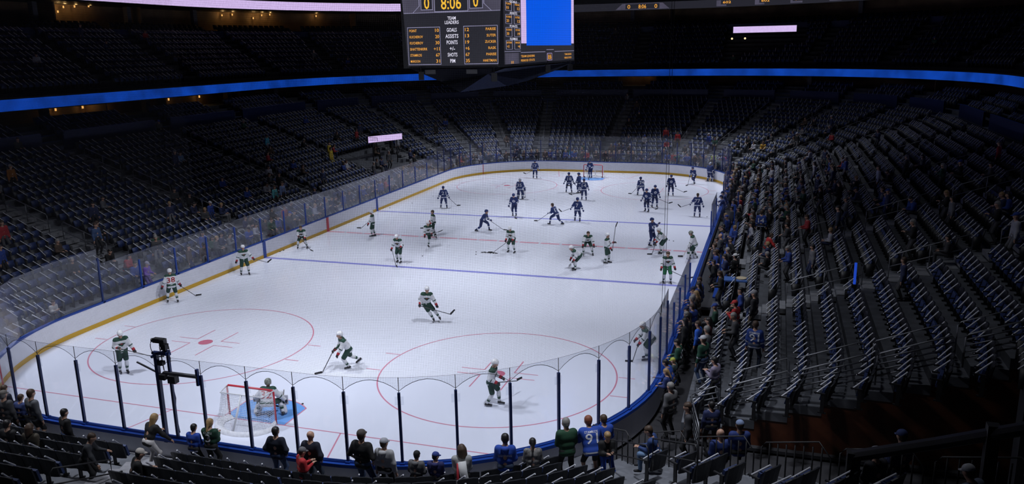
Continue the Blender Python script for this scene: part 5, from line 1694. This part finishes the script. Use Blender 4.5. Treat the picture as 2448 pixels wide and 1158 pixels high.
q = MB(); q.tube([(9.08, -.26, 1.72), (9.15, -.34, 1.45), (9.2, -.32, 1.15), (9.24, -.22, .98)], .12, 8, 0, .09); q.tube([(9.0, -.33, 1.70), (9.02, -.42, 1.3), (9.1, -.38, 1.02)], .035, 6, 1); tag(q.obj('draped_jersey', [mat('jersey_cream', (.5, .5, .5), .8), RDD], None, True), 'white jersey with red stripe hanging over a curly-haired woman\'s shoulder', 'jersey')
fan('dark-haired man in royal blue hoodie at the near glass', 10.00, .55, .35, 15, 'rail', 1.85, RB_, (.02, .035, .07), ('short', 'black'), hood=True, name='LIGHTNING')
fan('ponytailed girl in grey patterned sweatshirt near the right corner glass', 10.65, .95, .35, 20, 'rail', 1.62, mat('camo_grey', (.17, .165, .16), .8, noise=.6, nscale=12), BK, ('pony', 'black'))
fan('man in dark green t-shirt and black trousers at the corner glass', 11.4, 1.75, .35, 32, 'rail', 1.93, (.008, .05, .022), BK, ('short', 'grey'), short=True, bulk=.9)
fan('big man in blue jersey number 91 at the corner glass', 12.0, 2.05, .35, 30, 'lean', 1.95, RB_, BK, ('short', 'red'), num='91', name='STAMKOS', white_hem=True, tshort=True, bulk=1.0)
fan('boy in blue jersey beside the big number 91 fan', 12.28, 2.6, .35, 35, 'rail', 1.75, RB_, BK, ('short', 'brown'), white_hem=True)
fan('child in black hoodie with white lettering at the corner aisle', 12.45, 2.0, .35, 210, 'phone', 1.62, BK, RB_, ('short', 'blond'), name='BOLTS')
# seated or standing among the near rows
for lab, x, y, r_, po, hh, tc, tr, hr, kw in (
    ('man in black sitting sideways among the left near seats', -3.3, -1.05, -20, 'stand', 1.66, BK, JEAN, ('short', 'black'), {}),
    ('woman in olive jacket seated at the lower left', -3.45, -2.1, 5, 'sit', 1, (.06, .05, .035), JEAN, ('curly', 'brown'), {}),
    ('dark-haired person seated at the lower left corner', -4.3, -2.1, 5, 'sit', 1, BK, BK, ('short', 'black'), {}),
    ('man in dark jacket leaning over seats at the bottom left', -.55, -2.95, -60, 'lean', 1.62, (.022, .024, .03), BK, ('short', 'brown'), {}),
    ('person in white cap and black jacket at the bottom left aisle', .95, -2.98, -40, 'sitlean', 1, BK, BK, ('short', 'black'), dict(cap=(.5, .46, .42))),
    ('person in red jersey and grey cap in the first near row', 4.75, -1.05, -40, 'phone', 1.55, (.42, .02, .025), BK, ('short', 'brown'), dict(cap=(.12, .12, .13))),
    ('bald man in blue jersey seated by the tunnel fence', 15.5, 1.15, 20, 'sit', 1, (.012, .03, .15), BK, ('bald', ''), dict(white_hem=True)),
    ('person in pale blue cap and blue jersey beside the bald man', 15.95, 1.2, 15, 'sit', 1, (.012, .03, .15), BK, ('short', 'brown'), dict(cap=(.2, .26, .42))),
    ('man in dark coat standing by the tunnel fence', 14.6, 2.3, 100, 'stand', 1.7, (.03, .03, .035), BK, ('short', 'brown'), {}),
    ('person in blue top and light jeans seated by the corner', 13.9, 1.5, 90, 'sitlean', 1, (.015, .04, .14), (.12, .2, .34), ('short', 'brown'), {}),
    ('person in grey knit cap seated in the lower right rows', 18.7, -1.6, 35, 'sit', 1, (.03, .03, .04), BK, ('short', 'brown'), dict(cap=(.2, .2, .24))),
    ('person in blue cap next to the grey knit cap', 19.2, -1.25, 35, 'sit', 1, (.02, .03, .09), BK, ('short', 'brown'), dict(cap=(.03, .05, .16))),
    ('person in grey shirt and cap at the bottom right corner', 20.1, -3.6, 45, 'sitlean', 1, (.14, .17, .24), BK, ('short', 'brown'), dict(cap=(.4, .4, .42)))):
    D = max(0, (math.hypot(x - max(-SX, min(SX, x)), y - RC) - RC) if abs(x) > SX else -y)
    fan(lab, x, y, FZ(D), r_, po, hh, tc, tr, hr, **kw)
# standing by the near right boards and in the lower right stand
for lab, x, y, z, r_, po, hh, tc, tr, hr, kw in (
    ('grey-haired man in grey suit jacket by the tunnel mouth', 13.80, 5.2, .40, 60, 'stand', 1.8, (.10, .10, .105), BK, ('short', 'grey'), {}),
    ('person in dark blue jersey standing in the tunnel', 15.02, 5.2, 0.07, 20, 'stand', 1.65, (.012, .02, .08), BK, ('short', 'black'), dict(name='STAMKOS')),
    ('woman in lilac cardigan reaching out over a seat row', 15.0, 6.95, .82, 70, 'phone', 1.66, (.22, .19, .27), BK, ('short', 'black'), {}),
    ('person in white knit cap and dark green jersey in the front rows', 14.45, 8.9, .7, 60, 'stand', 1.76, (.012, .06, .035), JEAN, ('short', 'brown'), dict(white_hem=True, cap=(.45, .45, .48))),
    ('person in bright blue jacket leaning towards the glass', 14.1, 10.9, .65, 80, 'stand', 1.65, (.02, .10, .5), BK, ('short', 'brown'), {}),
    ('long-haired person in maroon top behind the blue jacket', 14.5, 10.6, .85, 90, 'stand', 1.72, (.09, .012, .02), BK, ('long', 'black'), {}),
    ('person in blue jersey reaching over the near right boards', 13.5, 7.7, .40, 80, 'lean', 1.6, (.012, .05, .26), BK, ('short', 'black'), dict(skin=1)),
    ('girl with ponytail by the near right boards', 13.5, 7.0, .40, 75, 'rail', 1.5, (.02, .04, .16), BK, ('pony', 'blond'), {}),
    ('child in yellow cap by the near right boards', 13.55, 8.4, .40, 80, 'rail', 1.35, (.03, .05, .05), BK, ('short', 'blond'), dict(cap=(.4, .42, .06))),
    ('person in dark green number 17 jersey at the near right glass', 13.6, 9.3, .40, 85, 'rail', 1.72, (.012, .06, .035), BK, ('short', 'black'), dict(num='17')),
    ('man in blue number 91 jersey standing in the right aisle', 16.1, 9.6, 1.1, -10, 'stand', 1.80, (.012, .04, .2), (.02, .03, .06), ('short', 'brown'), dict(num='91', name='STAMKOS', white_hem=True)),
    ('person in bright red jacket and cap in the right stand', 15.35, 12.6, .9, 70, 'phone', 1.76, (.40, .02, .02), BK, ('short', 'black'), dict(cap=(.45, .03, .03))),
    ('man in black jacket and khaki trousers behind the red jacket', 16.0, 13.3, 1.1, 75, 'stand', 1.8, (.015, .015, .02), (.13, .11, .08), ('short', 'grey'), dict(cap=(.2, .2, .22))),
    ('man in blue number 14 jersey seen from behind on the right', 15.9, 29.6, 1.1, 0, 'stand', 1.8, (.02, .05, .24), BK, ('short', 'brown'), dict(num='14', white_hem=True)),
    ('person in bright red jacket bending over seats on the right', 16.3, 24.6, 1.15, -70, 'lean', 1.6, (.42, .02, .02), (.03, .03, .03), ('short', 'brown'), {}),
    ('person in white jersey standing high in the right stand', 22.2, 32.4, 3.5, 90, 'stand', 1.75, (.36, .38, .46), BK, ('short', 'brown'), {}),
    ('usher in dark uniform standing in the right stand', 19.6, 24.2, 2.5, 90, 'stand', 1.85, (.02, .03, .06), (.02, .02, .025), ('short', 'black'), {}),
    ('blue team player leaning over the far bench boards, nearer one', 13.35, 38.6, .34, 85, 'lean', 1.85, NVY, NVY, ('short', 'black'), dict(white_hem=True, cap=(.012, .03, .13))),
    ('blue team player leaning over the far bench boards, farther one', 13.35, 40.2, .34, 95, 'lean', 1.85, NVY, NVY, ('short', 'black'), dict(white_hem=True, cap=(.012, .03, .13))),
    ('security guard in black on the near bench with white badge', 13.9, 28.6, .34, 90, 'stand', 1.85, BK, (.10, .09, .07), ('short', 'black'), dict(skin=1)),
    ('bald man in grey suit on the near bench', 13.9, 26.3, .34, 80, 'stand', 1.82, (.05, .055, .065), BK, ('bald', ''), {}),
    ('man in navy suit leaning on the near bench wall', 13.75, 24.0, .34, 70, 'stand', 1.82, (.02, .025, .045), BK, ('short', 'brown'), {}),
    ('person in white cap and black jersey behind the near bench', 14.9, 21.6, .5, 60, 'stand', 1.75, BK, BK, ('short', 'black'), dict(cap=(.5, .5, .5))),
    ('photographer in white shirt with camera behind the left corner glass', -13.6, 8.2, .42, -95, 'phone', 1.35, (.36, .34, .33), BK, ('short', 'brown'), {}),
    ('woman in purple and white jacket behind the left glass', -13.6, 13.9, .42, -80, 'rail', 1.65, (.17, .08, .38), (.12, .07, .3), ('short', 'grey'), dict(cap=(.3, .28, .35))),
    ('usher in yellow jacket in the left stand, lower one', -19.9, 43.3, 2.5, -90, 'stand', 1.75, (.46, .34, .02), (.4, .3, .02), ('short', 'black'), {}),
    ('usher in yellow jacket in the left stand, upper one', -20.8, 44.6, 2.8, -90, 'stand', 1.75, (.42, .30, .02), BK, ('short', 'black'), {}),
    ('man in light blue shirt at the left glass rows', -17.0, 31.4, 1.5, -90, 'stand', 1.75, (.16, .22, .40), BK, ('short', 'brown'), {}),
    ('woman in teal top at the left glass rows', -16.9, 30.3, 1.5, -90, 'stand', 1.66, (.08, .33, .34), BK, ('short', 'brown'), {}),
    ('person in cyan top high in the left stand', -24.1, 40.3, 3.9, -90, 'stand', 1.7, (.04, .30, .42), (.2, .2, .25), ('short', 'black'), {}),
    ('person in orange vest at the left edge of the stand', -25.8, 17.5, 4.5, -90, 'stand', 1.7, (.28, .10, .01), BK, ('short', 'grey'), {}),
    ('person in light blue top high in the left stand', -24.5, 30.2, 4.1, -90, 'sit', 1, (.14, .24, .4), BK, ('short', 'black'), {}),
    ('man in blue polo on the left aisle near the glass', -17.6, 15.0, 1.9, -90, 'stand', 1.75, (.04, .08, .18), BK, ('short', 'brown'), {}),
    ('person in black jersey with white sleeves beside the blue polo', -18.4, 15.9, 2.2, -90, 'sit', 1, BK, BK, ('short', 'brown'), dict(white_hem=True)),
    ('person in pink and orange vest behind the far right glass', 11.9, 60.6, .5, 200, 'rail', 1.6, (.55, .05, .18), BK, ('short', 'brown'), {}),
    ('person in hi-vis yellow vest behind the far right glass', 10.9, 61.4, .5, 200, 'rail', 1.6, (.35, .45, .08), BK, ('short', 'brown'), {}),
    ('person in bright blue top behind the far glass', -3.2, 62.3, .5, 180, 'rail', 1.7, (.02, .20, .50), BK, ('short', 'brown'), {}),
    ('person in red jacket on the far end steps', 6.9, 66.5, 1.9, 190, 'stand', 1.7, (.35, .015, .02), BK, ('short', 'black'), {}),
    ('person in yellow top low in the far right corner', 15.4, 61.3, 2.0, 170, 'sit', 1, (.40, .22, .02), BK, ('short', 'brown'), {})):
    near_ = math.hypot(x - CAM[0], y - CAM[1]) < 34
    kw = dict(kw); kw['h'] = .023 if near_ else .032
    fan(lab, x, y, z, r_, po, hh, tc, tr, hr, **kw)

# the crowd: a few built people, copied with their own clothes
CL = [('black', BK), ('navy', (.018, .026, .075)), ('dark grey', (.05, .05, .055)), ('blue', (.02, .05, .24)), ('white', (.34, .34, .38)), ('brown', (.07, .045, .03)), ('grey', (.14, .14, .15)), ('dark green', (.015, .055, .035)), ('red', (.30, .02, .025)), ('teal', (.03, .16, .18))]
CW = [22, 18, 14, 16, 8, 8, 7, 5, 4, 1]
CM = {n: mat('crowd_' + n.replace(' ', '_'), c, .85) for n, c in CL}
arch = {}
for pn in ('stand', 'rail', 'phone', 'pockets', 'sit', 'sitlean', 'reachup'):
    S = skeleton(dict(FPOSE[pn], hy=.25 if pn in ('stand', 'sit') else -.2))
    def _mf(tags, tt, c): return np.zeros(len(c))
    arch[pn] = dict(body=body_mesh(S, SKIN[0], .034), top=jersey_mesh(S, 'N', .036, .86, [CM['black']], _mf, .93), trousers=cloth_leg(S, CM['black'], .036), hair=hair_mesh(S, 'short', HAIR['brown'], .026), hair2=hair_mesh(S, 'long', HAIR['brown'], .028), cap=cap_mesh(S, CM['navy'], .026), shoe=shoe_mesh(S, BLK, .028, 0), shoe2=shoe_mesh(S, BLK, .028, 1))
rc = random.Random(11)
protos = {}
def crowd(lab, x, y, z, rz, pn, colr, group):
    style = rc.choices(['hair', 'hair2', 'cap'], [5, 2.5, 2.5])[0]
    key = (pn, style)
    if key not in protos:
        t = thing('person', lab, 'person', (x, y, z), rz, group)
        for part in ('body', 'top', 'trousers', 'shoe', 'shoe2', style):
            o = link({'hair2': 'hair', 'shoe2': 'shoe'}.get(part, part), arch[pn][part], t)
            if part in ('body', 'shoe', 'shoe2'): continue
            o.material_slots[0].link = 'OBJECT'
        protos[key] = t
    else:
        t = copy_tree(protos[key]); t.location = (x, y, z); t.rotation_euler = (0, 0, rz); t['label'] = lab; t['group'] = group
    for ch in t.children:
        nm = ch.name.split('.')[0]
        if nm == 'top': ch.material_slots[0].material = CM[colr]
        elif nm == 'trousers': ch.material_slots[0].material = CM[rc.choice(['black', 'black', 'navy', 'dark grey', 'grey'])]
        elif nm == 'hair': ch.material_slots[0].material = HAIR[rc.choice(['brown', 'black', 'black', 'blond', 'grey'])]
        elif nm == 'cap': ch.material_slots[0].material = CM[rc.choice(['navy', 'black', 'white', 'blue', 'grey'])]
    sc1 = rc.uniform(.93, 1.05)
    t.scale = (sc1, sc1, sc1)
cnt = {}
PLACED = []
def place(reg, s, D, z, pn, front=0.0):
    (bx, by), n = rim(s)
    x, y = bx + D * n[0], by + D * n[1]
    colr = rc.choices([c[0] for c in CL], CW)[0]
    rz = math.atan2(n[1], n[0]) + math.pi / 2 + rc.uniform(-.5, .5)
    k = (reg, colr); cnt[k] = cnt.get(k, 0) + 1
    verb = {'sit': 'sitting', 'sitlean': 'hunched', 'phone': 'filming', 'reachup': 'cheering', 'rail': 'leaning', 'stand': 'standing', 'pockets': 'standing'}[pn]
    rg = {'rlow': 'low in the right stand', 'rhigh': 'high in the right stand', 'rglass': 'at the right-hand glass', 'lglass': 'at the left glass', 'lstand': 'in the left stand', 'fglass': 'at the far glass', 'fstand': 'in the far stand', 'upper': 'in the upper deck', 'bench': 'on the right benches'}[reg]
    PLACED.append((f'person in {colr} top, {verb}, {rg}, {nth(cnt[k])} such from near end', x, y, z, rz, pn, colr, 'crowd ' + rg))
def ordered(reg, items):
    for it in sorted(items, key=lambda i_: i_[1] if i_[2] > 0 else -i_[1]):
        place(reg, *it[3:])
def gen(reg, lst):
    # lst: (s, D, z, pose); sorted by y so that the count runs from the near end
    lst = sorted(lst, key=lambda a: rim(a[0])[0][1] + a[1] * rim(a[0])[1][1])
    for a in lst: place(reg, *a)
def ra(a, b): return rc.uniform(a, b)
stp = ['stand', 'stand', 'rail', 'phone', 'pockets']
L1 = []
y = 11.5
while y < 17.5: L1.append((s_right(y), ra(.5, .75), .42, rc.choice(['rail', 'rail', 'phone', 'stand']))); y += ra(.45, .75)
y = 43
while y < 54: L1.append((s_right(min(y, 52.3)), ra(.5, .8), .42, rc.choice(['rail', 'phone', 'reachup', 'stand']))); y += ra(.4, .7)
gen('rglass', L1)
L1 = []
for i in range(0, 8):
    for j in range(48):
        y = ra(9.5, 52); dens = (1.15 if y > 30 else .40) * (1 - .12 * i)
        if y < 17.5 and i > 1: dens *= .3
        if rc.random() < dens * .62 and (y > 18 or rc.random() < .7):
            L1.append((s_right(y), LOW_D[i] + .12, LOW_Z[i], rc.choice(stp + ['sit'])))
gen('rlow', L1)
L1 = []
for j in range(34):
    i = rc.randint(5, 15); y = ra(12, 52)
    L1.append((s_right(y), LOW_D[i] + .12, LOW_Z[i], rc.choice(['sit', 'sit', 'stand', 'sitlean', 'phone'])))
for j in range(14):
    i = rc.randint(3, 10); s = ra(S3, S3 + 8)
    L1.append((s, LOW_D[i] + .12, LOW_Z[i], rc.choice(['sit', 'sit', 'stand'])))
gen('rhigh', L1)
L1 = [(s_right(ra(19, 30.5)), ra(.75, 1.05), .34, rc.choice(['stand', 'pockets', 'rail'])) for _ in range(9)] + [(s_right(ra(31.5, 35)), ra(.8, 1.1), .34, 'stand') for _ in range(3)] + [(s_right(ra(36, 42)), ra(.8, 1.2), .34, rc.choice(['stand', 'pockets'])) for _ in range(4)]
gen('bench', L1)
L1 = []
y = 17
while y < 51: L1.append((s_left(y), ra(.5, .75), .42, rc.choice(['rail', 'rail', 'phone', 'stand']))); y += ra(.5, 1.5) * (1 if y > 22 else 1.6)
gen('lglass', L1)
L1 = []
for j in range(64):
    i = min(16, int(abs(rc.gauss(0, 7)))); y = ra(9, 52)
    L1.append((s_left(y), LOW_D[i] + (.12 if i else .3), LOW_Z[i], rc.choice(['sit', 'sit', 'sit', 'stand', 'sitlean'])))
gen('lstand', L1)
L1 = []
s = S3 + 2
while s < S6 - 1: L1.append((s, ra(.5, .8), .42, rc.choice(['rail', 'rail', 'phone', 'stand', 'reachup']))); s += ra(.4, 1.0)
gen('fglass', L1)
L1 = [(ra(S3, S6), LOW_D[i] + .12, LOW_Z[i], rc.choice(['sit', 'sit', 'stand'])) for i in [min(15, int(abs(rc.gauss(0, 4)))) for _ in range(46)]]
gen('fstand', L1)
L1 = [(ra(s_right(30), s_left(8)), UP_D[i] + .1, UP_Z[i], rc.choice(['sit', 'sit', 'stand'])) for i in [rc.randint(1, 8) for _ in range(12)]]
gen('upper', L1)

PLACED.sort(key=lambda a: math.hypot(a[1] - CAM[0], a[2] - CAM[1]))
N_DONE = sum(1 for o in col.objects if o.name.split('.')[0] == 'person')
N_IND = 296 - N_DONE
for a in PLACED[:N_IND]: crowd(*a)
# everyone farther off, as one mass
vs = []; fs = []; mi = []
MM = [SKIN[0], BLK] + [CM[c[0]] for c in CL] + [HAIR[k_] for k_ in ('brown', 'black', 'blond', 'grey')]
MI = {m.name: i for i, m in enumerate(MM)}
tm = {}
for pn, d in arch.items():
    for part, me in d.items():
        tm[(pn, part)] = (np.array([tuple(v.co) for v in me.vertices]), [tuple(p.vertices) for p in me.polygons])
for lab, x, y, z, rz, pn, colr, grp in PLACED[N_IND:]:
    style = rc.choices(['hair', 'hair2', 'cap'], [5, 2.5, 2.5])[0]
    c_, s_ = math.cos(rz), math.sin(rz)
    Rm = np.array([[c_, -s_, 0], [s_, c_, 0], [0, 0, 1]])
    for part in ('body', 'top', 'trousers', style):
        V, Fc = tm[(pn, part)]
        if part == 'body': m = 0
        elif part == 'top': m = MI[CM[colr].name]
        elif part == 'trousers': m = MI[CM[rc.choice(['black', 'navy', 'dark grey'])].name]
        elif part == 'cap': m = MI[CM[rc.choice(['navy', 'black', 'white', 'blue'])].name]
        else: m = MI[HAIR[rc.choice(['brown', 'black', 'blond', 'grey'])].name]
        o = len(vs)
        vs += [tuple(p) for p in (V @ Rm.T + np.array([x, y, z]))]
        fs += [tuple(i + o for i in f) for f in Fc]; mi += [m] * len(Fc)
me = bpy.data.meshes.new('distant_crowd'); me.from_pydata(vs, [], fs)
for m in MM: me.materials.append(m)
me.polygons.foreach_set('material_index', mi); me.polygons.foreach_set('use_smooth', [True] * len(fs)); me.update()
o = link('distant_crowd', me); tag(o, 'distant spectators in the far stands and behind the far glass', 'crowd', kind='stuff')
